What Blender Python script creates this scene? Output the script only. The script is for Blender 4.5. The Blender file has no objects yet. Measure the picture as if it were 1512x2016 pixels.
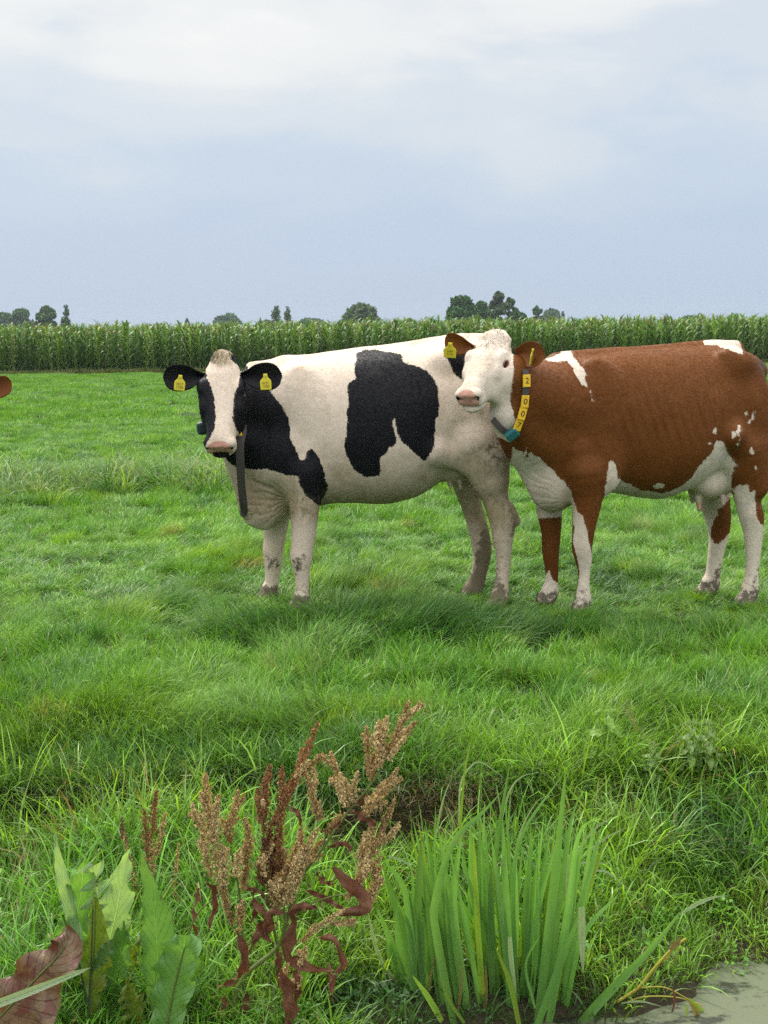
import bpy, bmesh, math, random, os
import numpy as np
from mathutils import Vector, Matrix
from mathutils.bvhtree import BVHTree

PV = os.environ.get('PV', '')
scene = bpy.context.scene
COL = scene.collection
R = math.radians

# ------------------------------------------------------------------ camera
FPX, CAM_H, HORIZON = 2600.0, 1.58, 657.0
pitch = math.atan((1008 - HORIZON) / FPX)
ROLL = -0.0143
cam_d = bpy.data.cameras.new('camera')
cam = bpy.data.objects.new('camera', cam_d)
COL.objects.link(cam)
CAM_M = Matrix.Rotation(math.pi / 2 - pitch, 3, 'X') @ Matrix.Rotation(ROLL, 3, 'Z')
cam.matrix_world = Matrix.Translation((0, 0, CAM_H)) @ CAM_M.to_4x4()
cam_d.sensor_fit = 'VERTICAL'
cam_d.sensor_height = 36.0
cam_d.lens = FPX / 2016 * 36.0
cam_d.clip_end = 5000
cam_d.clip_start = 0.05
scene.camera = cam
CM = np.array(CAM_M)

# ------------------------------------------------------------------ world
world = bpy.data.worlds.new('World')
scene.world = world
world.use_nodes = True
SUN_EL, SUN_AZ = R(52), R(-32)            # azimuth measured from +Y, negative = left of the view
def build_world():
    nt = world.node_tree; N = nt.nodes; L = nt.links
    N.clear()
    out = N.new('ShaderNodeOutputWorld'); bg = N.new('ShaderNodeBackground')
    sky = N.new('ShaderNodeTexSky'); sky.sky_type = 'NISHITA'; sky.sun_disc = False
    sky.sun_elevation = SUN_EL; sky.sun_rotation = SUN_AZ
    sky.air_density = 1.5; sky.dust_density = 3.0
    tc = N.new('ShaderNodeTexCoord'); sep = N.new('ShaderNodeSeparateXYZ')
    L.new(tc.outputs['Generated'], sep.inputs[0])
    mp = N.new('ShaderNodeMapping'); mp.inputs['Scale'].default_value = (5.0, 5.0, 15.0)
    mp.inputs['Location'].default_value = (1.3, 0.4, 0.35)
    L.new(tc.outputs['Generated'], mp.inputs[0])
    n1 = N.new('ShaderNodeTexNoise'); n1.inputs['Scale'].default_value = 1.0
    n1.inputs['Detail'].default_value = 5.0; n1.inputs['Roughness'].default_value = 0.52
    n1.inputs['Distortion'].default_value = 0.25
    L.new(mp.outputs[0], n1.inputs[0])
    # height of the look-up wobbles with the clouds, more so higher up
    m1 = N.new('ShaderNodeMath'); m1.operation = 'SUBTRACT'; m1.inputs[1].default_value = 0.5
    L.new(n1.outputs['Fac'], m1.inputs[0])
    amp = N.new('ShaderNodeMapRange'); amp.inputs['From Min'].default_value = 0.02
    amp.inputs['From Max'].default_value = 0.24; amp.inputs['To Min'].default_value = 0.02
    amp.inputs['To Max'].default_value = 0.36
    L.new(sep.outputs['Z'], amp.inputs['Value'])
    m2 = N.new('ShaderNodeMath'); m2.operation = 'MULTIPLY'
    L.new(m1.outputs[0], m2.inputs[0]); L.new(amp.outputs[0], m2.inputs[1])
    m3 = N.new('ShaderNodeMath'); m3.operation = 'ADD'
    L.new(sep.outputs['Z'], m3.inputs[0]); L.new(m2.outputs[0], m3.inputs[1])
    cr = N.new('ShaderNodeValToRGB'); cr.color_ramp.interpolation = 'EASE'
    e = cr.color_ramp.elements
    stops = SKY_STOPS
    while len(e) < len(stops): e.new(0.5)
    for k, (p, c) in enumerate(stops):
        e[k].position = p; e[k].color = (*[v / SKY_GAIN for v in c], 1)
    L.new(m3.outputs[0], cr.inputs[0])
    mul = N.new('ShaderNodeVectorMath'); mul.operation = 'SCALE'; mul.inputs['Scale'].default_value = SKY_GAIN
    L.new(cr.outputs[0], mul.inputs[0])
    sk = N.new('ShaderNodeVectorMath'); sk.operation = 'SCALE'; sk.inputs['Scale'].default_value = 0.10
    L.new(sky.outputs[0], sk.inputs[0])
    mix = N.new('ShaderNodeMix'); mix.data_type = 'RGBA'; mix.inputs[0].default_value = 0.92
    L.new(sk.outputs[0], mix.inputs[6]); L.new(mul.outputs[0], mix.inputs[7])
    L.new(mix.outputs[2], bg.inputs[0]); bg.inputs[1].default_value = 1.0
    L.new(bg.outputs[0], out.inputs[0])
SKY_GAIN = 4.0
# darker low down, bright cloud overhead
SKY_STOPS = [(0.0, (.335, .410, .512)), (0.06, (.350, .428, .545)), (0.10, (.380, .452, .552)),
             (0.16, (.465, .510, .565)), (0.23, (.585, .595, .600)), (0.32, (.74, .735, .71)), (0.55, (1.5, 1.5, 1.47)), (1.0, (2.1, 2.1, 2.05))]
build_world()
sun_d = bpy.data.lights.new('sun', 'SUN'); sun_d.energy = 2.6; sun_d.angle = R(10); sun_d.color = (1, .95, .86)
sun = bpy.data.objects.new('sun', sun_d); COL.objects.link(sun)
sdir = Vector((math.sin(SUN_AZ) * math.cos(SUN_EL), math.cos(SUN_AZ) * math.cos(SUN_EL), math.sin(SUN_EL)))
sun.rotation_euler = sdir.to_track_quat('Z', 'Y').to_euler()
scene.view_settings.view_transform = 'Standard'
scene.view_settings.look = 'None'
scene.view_settings.exposure = 0.55
scene.view_settings.gamma = 1.0
scene.view_settings.use_curve_mapping = False
scene.cycles.use_denoising = False
scene.cycles.use_adaptive_sampling = True
scene.cycles.adaptive_threshold = 0.006
scene.cycles.sample_clamp_indirect = 4.0
scene.cycles.max_bounces = 5
scene.cycles.diffuse_bounces = 2
scene.cycles.transparent_max_bounces = 5

# ------------------------------------------------------------------ helpers
def P(px, py, Y):
    """the point at distance Y seen at photo pixel (px, py)"""
    d = CM @ np.array([(px - 756) / FPX, -(py - 1008) / FPX, -1.0])
    return np.array([0, 0, CAM_H]) + d * (Y / d[1])
def proj(V):
    c = (V - np.array([0, 0, CAM_H])) @ CM
    return np.stack([756 + FPX * c[:, 0] / -c[:, 2], 1008 - FPX * c[:, 1] / -c[:, 2]], 1)
def px2m(r, Y): return r * Y / FPX

def rnd_lattice(ix, iy, seed):
    h = (ix.astype(np.int64) * 374761393 + iy.astype(np.int64) * 668265263 + seed * 1442695041) & 0x7fffffff
    h = ((h ^ (h >> 13)) * 1274126177) & 0x7fffffff
    return ((h ^ (h >> 16)) & 0xffff) / 65535.0
def noise2(x, y, seed=0):
    x = np.asarray(x, float); y = np.asarray(y, float)
    ix = np.floor(x).astype(np.int64); iy = np.floor(y).astype(np.int64)
    fx = x - ix; fy = y - iy
    fx = fx * fx * (3 - 2 * fx); fy = fy * fy * (3 - 2 * fy)
    a = rnd_lattice(ix, iy, seed); b = rnd_lattice(ix + 1, iy, seed)
    c = rnd_lattice(ix, iy + 1, seed); d = rnd_lattice(ix + 1, iy + 1, seed)
    return (a * (1 - fx) + b * fx) * (1 - fy) + (c * (1 - fx) + d * fx) * fy
def fbm(x, y, seed=0, oct=3):
    s = 0; a = 1; t = 0
    for k in range(oct):
        s = s + a * noise2(np.asarray(x) * 2 ** k, np.asarray(y) * 2 ** k, seed + k * 17); t += a; a *= .5
    return s / t
def sstep(a, b, x):
    t = np.clip((x - a) / (b - a), 0, 1); return t * t * (3 - 2 * t)

def mesh_np(name, V, F, attrs=None, smooth=True, mats=(), mat_idx=None):
    """V (n,3); F list of (k,3) / (k,4) int arrays; attrs {name: (type, array)} on points"""
    me = bpy.data.meshes.new(name)
    if not isinstance(F, (list, tuple)): F = [F]
    F = [np.asarray(f, np.int32) for f in F if len(f)]
    V = np.asarray(V, np.float32)
    me.vertices.add(len(V)); me.vertices.foreach_set('co', V.ravel())
    nl = sum(f.size for f in F); nf = sum(len(f) for f in F)
    me.loops.add(nl); me.loops.foreach_set('vertex_index', np.concatenate([f.ravel() for f in F]))
    me.polygons.add(nf)
    tot = np.concatenate([np.full(len(f), f.shape[1], np.int32) for f in F])
    me.polygons.foreach_set('loop_start', np.concatenate([[0], np.cumsum(tot)[:-1]]).astype(np.int32))
    me.polygons.foreach_set('loop_total', tot)
    me.polygons.foreach_set('use_smooth', np.full(nf, smooth))
    if mat_idx is not None: me.polygons.foreach_set('material_index', np.asarray(mat_idx, np.int32))
    me.update(calc_edges=True)
    for k, (t, arr) in (attrs or {}).items():
        a = me.attributes.new(k, t, 'POINT')
        arr = np.asarray(arr, np.float32)
        if t == 'FLOAT': a.data.foreach_set('value', arr.ravel())
        elif t == 'FLOAT_VECTOR': a.data.foreach_set('vector', arr.ravel())
        elif t == 'FLOAT_COLOR': a.data.foreach_set('color', arr.ravel())
    for m in mats: me.materials.append(m)
    return me
class MB:
    """collects strips and tubes into one mesh"""
    def __init__(s): s.V = []; s.F3 = []; s.F4 = []; s.n = 0; s.A = {}; s.m3 = []; s.m4 = []
    def add(s, V, F, mat=0, **attr):
        V = np.asarray(V, float); F = np.asarray(F, int)
        s.V.append(V)
        if F.shape[1] == 3: s.F3.append(F + s.n); s.m3 += [mat] * len(F)
        else: s.F4.append(F + s.n); s.m4 += [mat] * len(F)
        for k, v in attr.items():
            s.A.setdefault(k, []).append(np.broadcast_to(np.asarray(v, float), (len(V),)))
        s.n += len(V)
    def mesh(s, name, mats=(), smooth=True):
        F = []; mi = []
        if s.F3: F.append(np.concatenate(s.F3)); mi += s.m3
        if s.F4: F.append(np.concatenate(s.F4)); mi += s.m4
        return mesh_np(name, np.concatenate(s.V), F, {k: ('FLOAT', np.concatenate(v)) for k, v in s.A.items()},
                       smooth, mats, mi)
def link(name, me, parent=None, loc=None):
    o = bpy.data.objects.new(name, me); COL.objects.link(o)
    if parent is not None:
        o.parent = parent
        o.matrix_parent_inverse = Matrix.Translation(-Vector(parent.location))
    if loc is not None: o.location = loc
    return o
def empty(name, loc):
    o = bpy.data.objects.new(name, None); COL.objects.link(o); o.location = loc; o.empty_display_size = .1; return o
def tag(o, label=None, cat=None, group=None, kind=None):
    for k, v in (('label', label), ('category', cat), ('group', group), ('kind', kind)):
        if v: o[k] = v
    return o
def spline(pts, n):
    """Catmull-Rom through pts, n samples evenly spread by length"""
    p = np.asarray(pts, float)
    if len(p) == 2:
        return p[0] + (p[1] - p[0]) * np.linspace(0, 1, n)[:, None]
    e = np.concatenate([[2 * p[0] - p[1]], p, [2 * p[-1] - p[-2]]])
    out = []
    for i in range(len(p) - 1):
        t = np.linspace(0, 1, 16, endpoint=False)[:, None]
        a, b, c, d = e[i], e[i + 1], e[i + 2], e[i + 3]
        out.append(.5 * (2 * b + (c - a) * t + (2 * a - 5 * b + 4 * c - d) * t ** 2 + (3 * b - a - 3 * c + d) * t ** 3))
    out = np.concatenate(out + [p[-1:]])
    L = np.concatenate([[0], np.cumsum(np.linalg.norm(np.diff(out, axis=0), axis=1))])
    q = np.linspace(0, L[-1], n)
    return np.stack([np.interp(q, L, out[:, k]) for k in range(p.shape[1])], 1)
def nrm(v):
    v = np.asarray(v, float); return v / (np.linalg.norm(v, axis=-1, keepdims=True) + 1e-12)
def tube(path, rad, sides=6):
    path = np.asarray(path, float); n = len(path)
    rad = np.broadcast_to(np.asarray(rad, float), (n,))
    T = nrm(np.gradient(path, axis=0))
    up = np.array([0.3, 0.9, 0.1]); S = nrm(np.cross(T, up)); U = np.cross(S, T)
    a = np.linspace(0, 2 * np.pi, sides, endpoint=False)
    V = path[:, None] + rad[:, None, None] * (S[:, None] * np.cos(a)[None, :, None] + U[:, None] * np.sin(a)[None, :, None])
    i = np.arange(n - 1)[:, None] * sides; j = np.arange(sides)[None]; k = (j + 1) % sides
    F = np.stack([i + j, i + k, i + sides + k, i + sides + j], -1).reshape(-1, 4)
    return V.reshape(-1, 3), F

# ------------------------------------------------------------------ materials
def new_mat(name):
    m = bpy.data.materials.new(name); m.use_nodes = True
    nt = m.node_tree; nt.nodes.clear()
    return m, nt.nodes, nt.links
def node(N, t, **kw):
    n = N.new(t)
    for k, v in kw.items(): setattr(n, k, v)
    return n
def attr(N, name, typ='GEOMETRY'):
    a = N.new('ShaderNodeAttribute'); a.attribute_name = name; a.attribute_type = typ; return a
def mathn(N, L, op, a, b=None, clamp=False):
    m = N.new('ShaderNodeMath'); m.operation = op; m.use_clamp = clamp
    for i, v in enumerate((a, b)):
        if v is None: continue
        if isinstance(v, (int, float)): m.inputs[i].default_value = v
        else: L.new(v, m.inputs[i])
    return m.outputs[0]
def mixc(N, L, fac, a, b, blend='MIX'):
    m = N.new('ShaderNodeMix'); m.data_type = 'RGBA'; m.blend_type = blend
    for i, v in ((0, fac), (6, a), (7, b)):
        if isinstance(v, (int, float)): m.inputs[i].default_value = v
        elif isinstance(v, tuple): m.inputs[i].default_value = (*v, 1)
        else: L.new(v, m.inputs[i])
    return m.outputs[2]
def noise_n(N, L, scale, detail=3, rough=.55, vec=None, dist=0):
    n = N.new('ShaderNodeTexNoise'); n.inputs['Scale'].default_value = scale
    n.inputs['Detail'].default_value = detail; n.inputs['Roughness'].default_value = rough
    n.inputs['Distortion'].default_value = dist
    if vec is not None: L.new(vec, n.inputs['Vector'])
    return n.outputs['Fac']
def ramp(N, L, fac, stops):
    r = N.new('ShaderNodeValToRGB'); e = r.color_ramp.elements
    while len(e) < len(stops): e.new(.5)
    for k, (p, c) in enumerate(stops):
        e[k].position = p; e[k].color = (*c, 1) if len(c) == 3 else c
    L.new(fac, r.inputs[0]); return r.outputs[0]
def maprange(N, L, v, a, b, c, d):
    m = N.new('ShaderNodeMapRange'); L.new(v, m.inputs[0])
    for i, x in enumerate((a, b, c, d)): m.inputs[i + 1].default_value = x
    return m.outputs[0]
def bump(N, L, h, strength, dist=.01):
    b = N.new('ShaderNodeBump'); b.inputs['Strength'].default_value = strength; b.inputs['Distance'].default_value = dist
    L.new(h, b.inputs['Height']); return b.outputs[0]
def finish(N, L, col, rough=.6, spec=.3, trans=0.0, normal=None, tcol=None):
    out = N.new('ShaderNodeOutputMaterial'); p = N.new('ShaderNodeBsdfPrincipled')
    if isinstance(col, tuple): p.inputs['Base Color'].default_value = (*col, 1)
    else: L.new(col, p.inputs['Base Color'])
    if isinstance(rough, (int, float)): p.inputs['Roughness'].default_value = rough
    else: L.new(rough, p.inputs['Roughness'])
    p.inputs['Specular IOR Level'].default_value = spec
    if normal is not None: L.new(normal, p.inputs['Normal'])
    if trans > 0:
        t = N.new('ShaderNodeBsdfTranslucent'); c = tcol if tcol is not None else col
        if isinstance(c, tuple): t.inputs[0].default_value = (*c, 1)
        else: L.new(c, t.inputs[0])
        if normal is not None: L.new(normal, t.inputs['Normal'])
        mx = N.new('ShaderNodeMixShader'); mx.inputs[0].default_value = trans
        L.new(p.outputs[0], mx.inputs[1]); L.new(t.outputs[0], mx.inputs[2]); L.new(mx.outputs[0], out.inputs[0])
    else: L.new(p.outputs[0], out.inputs[0])
    return p
def plain(name, col, rough=.5, spec=.4, var=.12, scale=60):
    m, N, L = new_mat(name)
    tc = N.new('ShaderNodeTexCoord'); n = noise_n(N, L, scale, 3, .6, tc.outputs['Object'])
    c = mixc(N, L, n, tuple(v * (1 - var) for v in col), tuple(min(1, v * (1 + var)) for v in col))
    finish(N, L, c, rough, spec); return m
def leafy(name, attr_col='tint', inst=True, trans=.38, rough=.5, spec=.35, ybias=1.25):
    """colour from a per-clump attribute times a per-blade one"""
    m, N, L = new_mat(name)
    a = attr(N, attr_col, 'INSTANCER' if inst else 'GEOMETRY'); b = attr(N, 'bl')
    sc = N.new('ShaderNodeVectorMath'); sc.operation = 'SCALE'
    L.new(a.outputs['Color'], sc.inputs[0]); L.new(b.outputs['Fac'], sc.inputs['Scale'])
    tr = N.new('ShaderNodeVectorMath'); tr.operation = 'MULTIPLY'; tr.inputs[1].default_value = (ybias * 1.1, ybias, .6)
    L.new(sc.outputs[0], tr.inputs[0])
    finish(N, L, sc.outputs[0], rough, spec, trans, tcol=tr.outputs[0]); return m
# ------------------------------------------------------------------ ground and ditch
WATER_Z = -0.55
def edge_y(x):      # where the meadow breaks off into the ditch bank
    x = np.asarray(x, float)
    return 4.86 + .30 * (noise2(x * 1.7, x * 0 + 3.3, 5) - .5) + .10 * (noise2(x * 4.7, x * 0 + 7.3, 15) - .5) + .24 * sstep(.55, 1.3, x) + .05 * (noise2(x * 9, x * 0, 8) - .5) - .10 * sstep(-.3, -1.2, x)
def shore_y(x):     # where the bank meets the water
    x = np.asarray(x, float)
    base = np.interp(x, [-3, -.4, -.1, .2, .5, .75, .95, 1.1, 1.6, 3], [3.2, 3.3, 3.55, 3.78, 3.86, 3.93, 4.07, 4.21, 4.25, 4.30])
    return base + .05 * (noise2(x * 7, x * 0 + 1.5, 9) - .5)
def gz(x, y):
    x = np.asarray(x, float); y = np.asarray(y, float)
    lump = .11 * (fbm(x * 2.0, y * 2.2, 3, 3) - .5) + .05 * (fbm(x * .5, y * .5, 4, 2) - .5)
    far = sstep(6.4, 9.5, y) * (1 - sstep(11, 14, y))
    lump = lump * (1 - .75 * far) - .055 * np.exp(-((y - 7.7) / .75) ** 2)
    lump = lump * (1 - sstep(60, 120, y))
    e = edge_y(x); s = shore_y(x)
    led = .045 + .19 * np.maximum(sstep(-.38, -.15, x) * sstep(.62, .38, x), .35 * sstep(-1.0, -1.2, x)) * (.4 + 1.0 * noise2(x * 3.1, x * 0 + 2.2, 25))
    t = np.clip((e - y) / np.maximum(e - s, .05), 0, 1.6)
    drop = .10 + led * sstep(0, .09, e - y) + (-WATER_Z - led - .10) * np.clip(t, 0, 1) ** 1.15 + .35 * np.clip(t - 1, 0, .6)
    lump = lump - .10 * sstep(.55, 0, y - e) * (y > e) - .10 * (y <= e) * 0
    z = lump - np.where(y < e, drop, 0) + np.where((y < e), .05 * (fbm(x * 6, y * 6, 6, 2) - .5), 0)
    z = np.maximum(z, -.95)
    near = sstep(2.7, 1.9, y)
    return z * (1 - near) + near * 0.0
def build_ground():
    ys = np.concatenate([np.arange(-6, 2, .4), np.arange(2, 3.3, .1), np.arange(3.3, 5.4, .022), np.arange(5.4, 9, .06),
                         np.arange(9, 20, .15), np.arange(20, 66, .8), np.geomspace(66, 1400, 40)])
    t = np.linspace(-1, 1, 261)
    X = (np.abs(ys)[:, None] * .45 + 2.2) * t[None]; Y = np.repeat(ys[:, None], len(t), 1)
    Z = gz(X, Y)
    V = np.stack([X, Y, Z], -1).reshape(-1, 3)
    nx = len(t); i = np.arange(len(ys) - 1)[:, None] * nx; j = np.arange(nx - 1)[None]
    F = np.stack([i + j, i + j + 1, i + nx + j + 1, i + nx + j], -1).reshape(-1, 4)
    e = edge_y(X); d = e - Y
    soil = np.exp(-((d - .05) / .09) ** 2) * (1 - .8 * sstep(.6, 1.0, X)) + .55 * sstep(.25, .7, fbm(X * 1.7, Y * 1.7, 12, 2) - .25) * (Y < 5.5) + .9 * sstep(.45, .1, Y - shore_y(X)) * (Y < 4.9)
    m, N, L = new_mat('meadow_soil')
    geo = N.new('ShaderNodeNewGeometry')
    n1 = noise_n(N, L, 9, 5, .6, geo.outputs['Position']); n2 = noise_n(N, L, 60, 3, .6, geo.outputs['Position'])
    g = mixc(N, L, n1, (.012, .028, .007), (.028, .052, .012))
    b = mixc(N, L, n2, (.014, .011, .007), (.055, .041, .026))
    s = attr(N, 'soil')
    c = mixc(N, L, s.outputs['Fac'], g, b)
    finish(N, L, c, .9, .15, normal=bump(N, L, n2, .6, .02))
    me = mesh_np('ground', V, F, {'soil': ('FLOAT', np.clip(soil, 0, 1))}, True, [m])
    tag(link('ground', me), kind='structure')
    # water of the ditch, skinned with duckweed
    m, N, L = new_mat('ditch_water')
    geo = N.new('ShaderNodeNewGeometry')
    mp = N.new('ShaderNodeMapping'); mp.inputs['Scale'].default_value = (1, 1.6, 1); L.new(geo.outputs['Position'], mp.inputs[0])
    n1 = noise_n(N, L, 8, 7, .74, mp.outputs[0], .25); n2 = noise_n(N, L, 170, 3, .7, geo.outputs['Position'])
    n3 = noise_n(N, L, 2.0, 2, .5, mp.outputs[0])
    cov = mathn(N, L, 'ADD', n1, mathn(N, L, 'MULTIPLY', n3, .35))
    cov = maprange(N, L, cov, .56, .66, 0, 1)
    weed = mixc(N, L, n2, (.046, .060, .026), (.125, .142, .078))
    weed = mixc(N, L, mathn(N, L, 'MULTIPLY', n3, .7), weed, (.085, .100, .058))
    col = mixc(N, L, cov, (.018, .020, .014), weed)
    rough = mixc(N, L, cov, (.06,) * 3, (.55,) * 3)
    finish(N, L, col, rough, .5, normal=bump(N, L, n2, .25, .004))
    xs = np.linspace(-5, 5, 41); yy = np.linspace(1.7, 4.85, 21)
    X, Y = np.meshgrid(xs, yy); V = np.stack([X, Y, X * 0 + WATER_Z], -1).reshape(-1, 3)
    i = np.arange(20)[:, None] * 41; j = np.arange(40)[None]
    F = np.stack([i + j, i + j + 1, i + 42 + j, i + 41 + j], -1).reshape(-1, 4)
    tag(link('water', mesh_np('water', V, F, None, True, [m])), kind='structure')
build_ground()
# ------------------------------------------------------------------ body surfaces from blended distance fields
class Field:
    def __init__(s, lo, hi, h):
        s.lo = np.array(lo, float); s.h = h
        s.n = np.ceil((np.array(hi) - s.lo) / h).astype(int) + 1
        s.d = np.full(s.n, 10.0, np.float32)
        s.ax = [s.lo[k] + h * np.arange(s.n[k]) for k in range(3)]
    def block(s, lo, hi, pad):
        sl = []
        for k in range(3):
            a = int(np.clip(np.floor((lo[k] - pad - s.lo[k]) / s.h), 0, s.n[k])); b = int(np.clip(np.ceil((hi[k] + pad - s.lo[k]) / s.h) + 1, 0, s.n[k]))
            sl.append(slice(a, b))
        g = [s.ax[0][sl[0]][:, None, None], s.ax[1][sl[1]][None, :, None], s.ax[2][sl[2]][None, None, :]]
        return tuple(sl), g
    def put(s, sl, new, k, cut=False):
        a = s.d[sl]
        if a.size == 0: return
        if cut: a_, b_ = -a, new
        else: a_, b_ = a, new
        h = np.clip(.5 + .5 * (b_ - a_) / k, 0, 1)
        r = b_ * (1 - h) + a_ * h - k * h * (1 - h)
        s.d[sl] = -r if cut else r
    def cone(s, a, ra, b, rb, k=.04, sy=1.0, cut=False):
        a = np.array(a, float); b = np.array(b, float); m = max(ra, rb) * max(1, sy)
        sl, g = s.block(np.minimum(a, b) - m, np.maximum(a, b) + m, k + .03)
        sc = np.array([1, sy, 1]); ba = (b - a) / sc; L2 = ba @ ba + 1e-12
        q = [g[i] / sc[i] - a[i] / sc[i] for i in range(3)]
        t = np.clip((q[0] * ba[0] + q[1] * ba[1] + q[2] * ba[2]) / L2, 0, 1)
        d = np.sqrt((q[0] - t * ba[0]) ** 2 + (q[1] - t * ba[1]) ** 2 + (q[2] - t * ba[2]) ** 2) - (ra + (rb - ra) * t)
        s.put(sl, d.astype(np.float32), k, cut)
    def chain(s, pts, k=.04, sy=1.0, fine=True):
        """one tapering limb through the joints (centre, radius)"""
        q = np.array([list(a) + [r] for a, r in pts])
        if len(q) > 2 and fine: q = spline(q, (len(q) - 1) * 5 + 1)
        m = q[:, 3].max() * max(1, sy)
        sl, g = s.block(q[:, :3].min(0) - m, q[:, :3].max(0) + m, k + .03)
        best = None; sc = np.array([1, sy, 1])
        for a, b in zip(q[:-1], q[1:]):
            ba = (b[:3] - a[:3]) / sc; L2 = ba @ ba + 1e-12
            d = [(g[i] - a[i]) / sc[i] for i in range(3)]
            t = np.clip((d[0] * ba[0] + d[1] * ba[1] + d[2] * ba[2]) / L2, 0, 1)
            e = np.sqrt((d[0] - t * ba[0]) ** 2 + (d[1] - t * ba[1]) ** 2 + (d[2] - t * ba[2]) ** 2) - (a[3] + (b[3] - a[3]) * t)
            best = e if best is None else np.minimum(best, e)
        s.put(sl, best.astype(np.float32), k)
    def chain_cut(s, pts, k):
        for (a, ra), (b, rb) in zip(pts[:-1], pts[1:]): s.cone(a, ra, b, rb, k, cut=True)
    def ell(s, c, r, k=.04, M=None, cut=False):
        c = np.array(c, float); r = np.array(r, float); m = r.max()
        sl, g = s.block(c - m, c + m, k + .03)
        q = [g[i] - c[i] for i in range(3)]
        if M is not None: q = [q[0] * M[j][0] + q[1] * M[j][1] + q[2] * M[j][2] for j in range(3)]
        k0 = np.sqrt(sum((q[i] / r[i]) ** 2 for i in range(3))); k1 = np.sqrt(sum((q[i] / r[i] ** 2) ** 2 for i in range(3))) + 1e-9
        s.put(sl, (k0 * (k0 - 1) / k1).astype(np.float32), k, cut)
    def loft(s, o, A, us, hw, top, bot, k=.04, p=2.3, voff=None):
        """sections along A[0] (u): half width on A[1], reach +top / bot on A[2]"""
        us = np.array(us, float); uu = np.linspace(us[0], us[-1], 400)
        def sm(y):
            y = np.interp(uu, us, y); w = np.ones(31) / 31
            return np.convolve(np.pad(y, 15, 'edge'), w, 'valid')
        hw_, tp_, bt_ = sm(hw), sm(top), sm(bot); vo_ = sm(voff) if voff is not None else uu * 0
        o = np.array(o, float); A = np.array(A, float)
        cs = np.array([o + A[0] * u + A[1] * v + A[2] * w for u in (us[0], us[-1]) for v in (-max(hw) + min(vo_), max(hw) + max(vo_)) for w in (min(bot), max(top))])
        sl, g = s.block(cs.min(0), cs.max(0), k + .03)
        q = [g[i] - o[i] for i in range(3)]
        u, v, w = [q[0] * A[j][0] + q[1] * A[j][1] + q[2] * A[j][2] for j in range(3)]
        H = np.interp(u, uu, hw_); T = np.interp(u, uu, tp_); B = np.interp(u, uu, bt_); v = v - np.interp(u, uu, vo_)
        c = (T + B) / 2; hz = np.maximum((T - B) / 2, 1e-3)
        rr = (np.abs(v / H) ** p + np.abs((w - c) / hz) ** p) ** (1 / p)
        d = (rr - 1) * np.minimum(H, hz)
        du = np.maximum(np.maximum(us[0] - u, u - us[-1]), 0)
        d = np.where(du > 0, np.sqrt(np.maximum(d, 0) ** 2 + du ** 2), d)
        s.put(sl, d.astype(np.float32), k)
    def surface(s, smooth=2):
        d = s.d; n = s.n
        neg = d < 0
        c = [(i, j, k) for i in (0, 1) for j in (0, 1) for k in (0, 1)]
        sub = lambda a, o: a[o[0]:n[0] - 1 + o[0], o[1]:n[1] - 1 + o[1], o[2]:n[2] - 1 + o[2]]
        cnt = sum(sub(neg, o).astype(np.int8) for o in c)
        act = (cnt > 0) & (cnt < 8)
        I = np.argwhere(act); idx = np.full(act.shape, -1, np.int64); idx[act] = np.arange(len(I))
        vals = {o: d[I[:, 0] + o[0], I[:, 1] + o[1], I[:, 2] + o[2]] for o in c}
        acc = np.zeros((len(I), 3)); num = np.zeros(len(I))
        for a in c:
            for ax in range(3):
                if a[ax]: continue
                b = list(a); b[ax] = 1; b = tuple(b)
                m = (vals[a] < 0) != (vals[b] < 0)
                t = vals[a][m] / (vals[a][m] - vals[b][m])
                p = np.tile(np.array(a, float), (m.sum(), 1)); p[:, ax] += t
                acc[m] += p; num[m] += 1
        V = s.lo + s.h * (I + acc / num[:, None])
        Fs = []
        for ax in range(3):
            o1, o2 = [k for k in range(3) if k != ax]
            sh = [slice(1, n[k] - 1) for k in range(3)]; sh[ax] = slice(0, n[ax] - 1)
            sh2 = list(sh); sh2[ax] = slice(1, n[ax])
            a = neg[tuple(sh)]; b = neg[tuple(sh2)]
            E = np.argwhere(a != b)
            if not len(E): continue
            flip = a[tuple(E.T)]
            E = E + np.array([s_.start for s_ in sh])
            def cell(d1, d2):
                q = E.copy(); q[:, o1] -= d1; q[:, o2] -= d2; return idx[tuple(q.T)]
            Q = np.stack([cell(1, 1), cell(0, 1), cell(0, 0), cell(1, 0)], 1)
            if ax == 1: flip = ~flip
            Q[~flip] = Q[~flip][:, ::-1]
            Fs.append(Q)
        F = np.concatenate(Fs)
        e = np.concatenate([F[:, [0, 1]], F[:, [1, 2]], F[:, [2, 3]], F[:, [3, 0]]])
        deg = np.bincount(e.ravel(), minlength=len(V))[:, None] + 1e-9
        for it in range(smooth):
            S = np.zeros_like(V)
            for k in range(3):
                S[:, k] = np.bincount(e[:, 0], V[e[:, 1], k], len(V)) + np.bincount(e[:, 1], V[e[:, 0], k], len(V))
            V = V + (.5 if it % 2 == 0 else -.42) * (S / deg - V)
        return V, F

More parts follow.
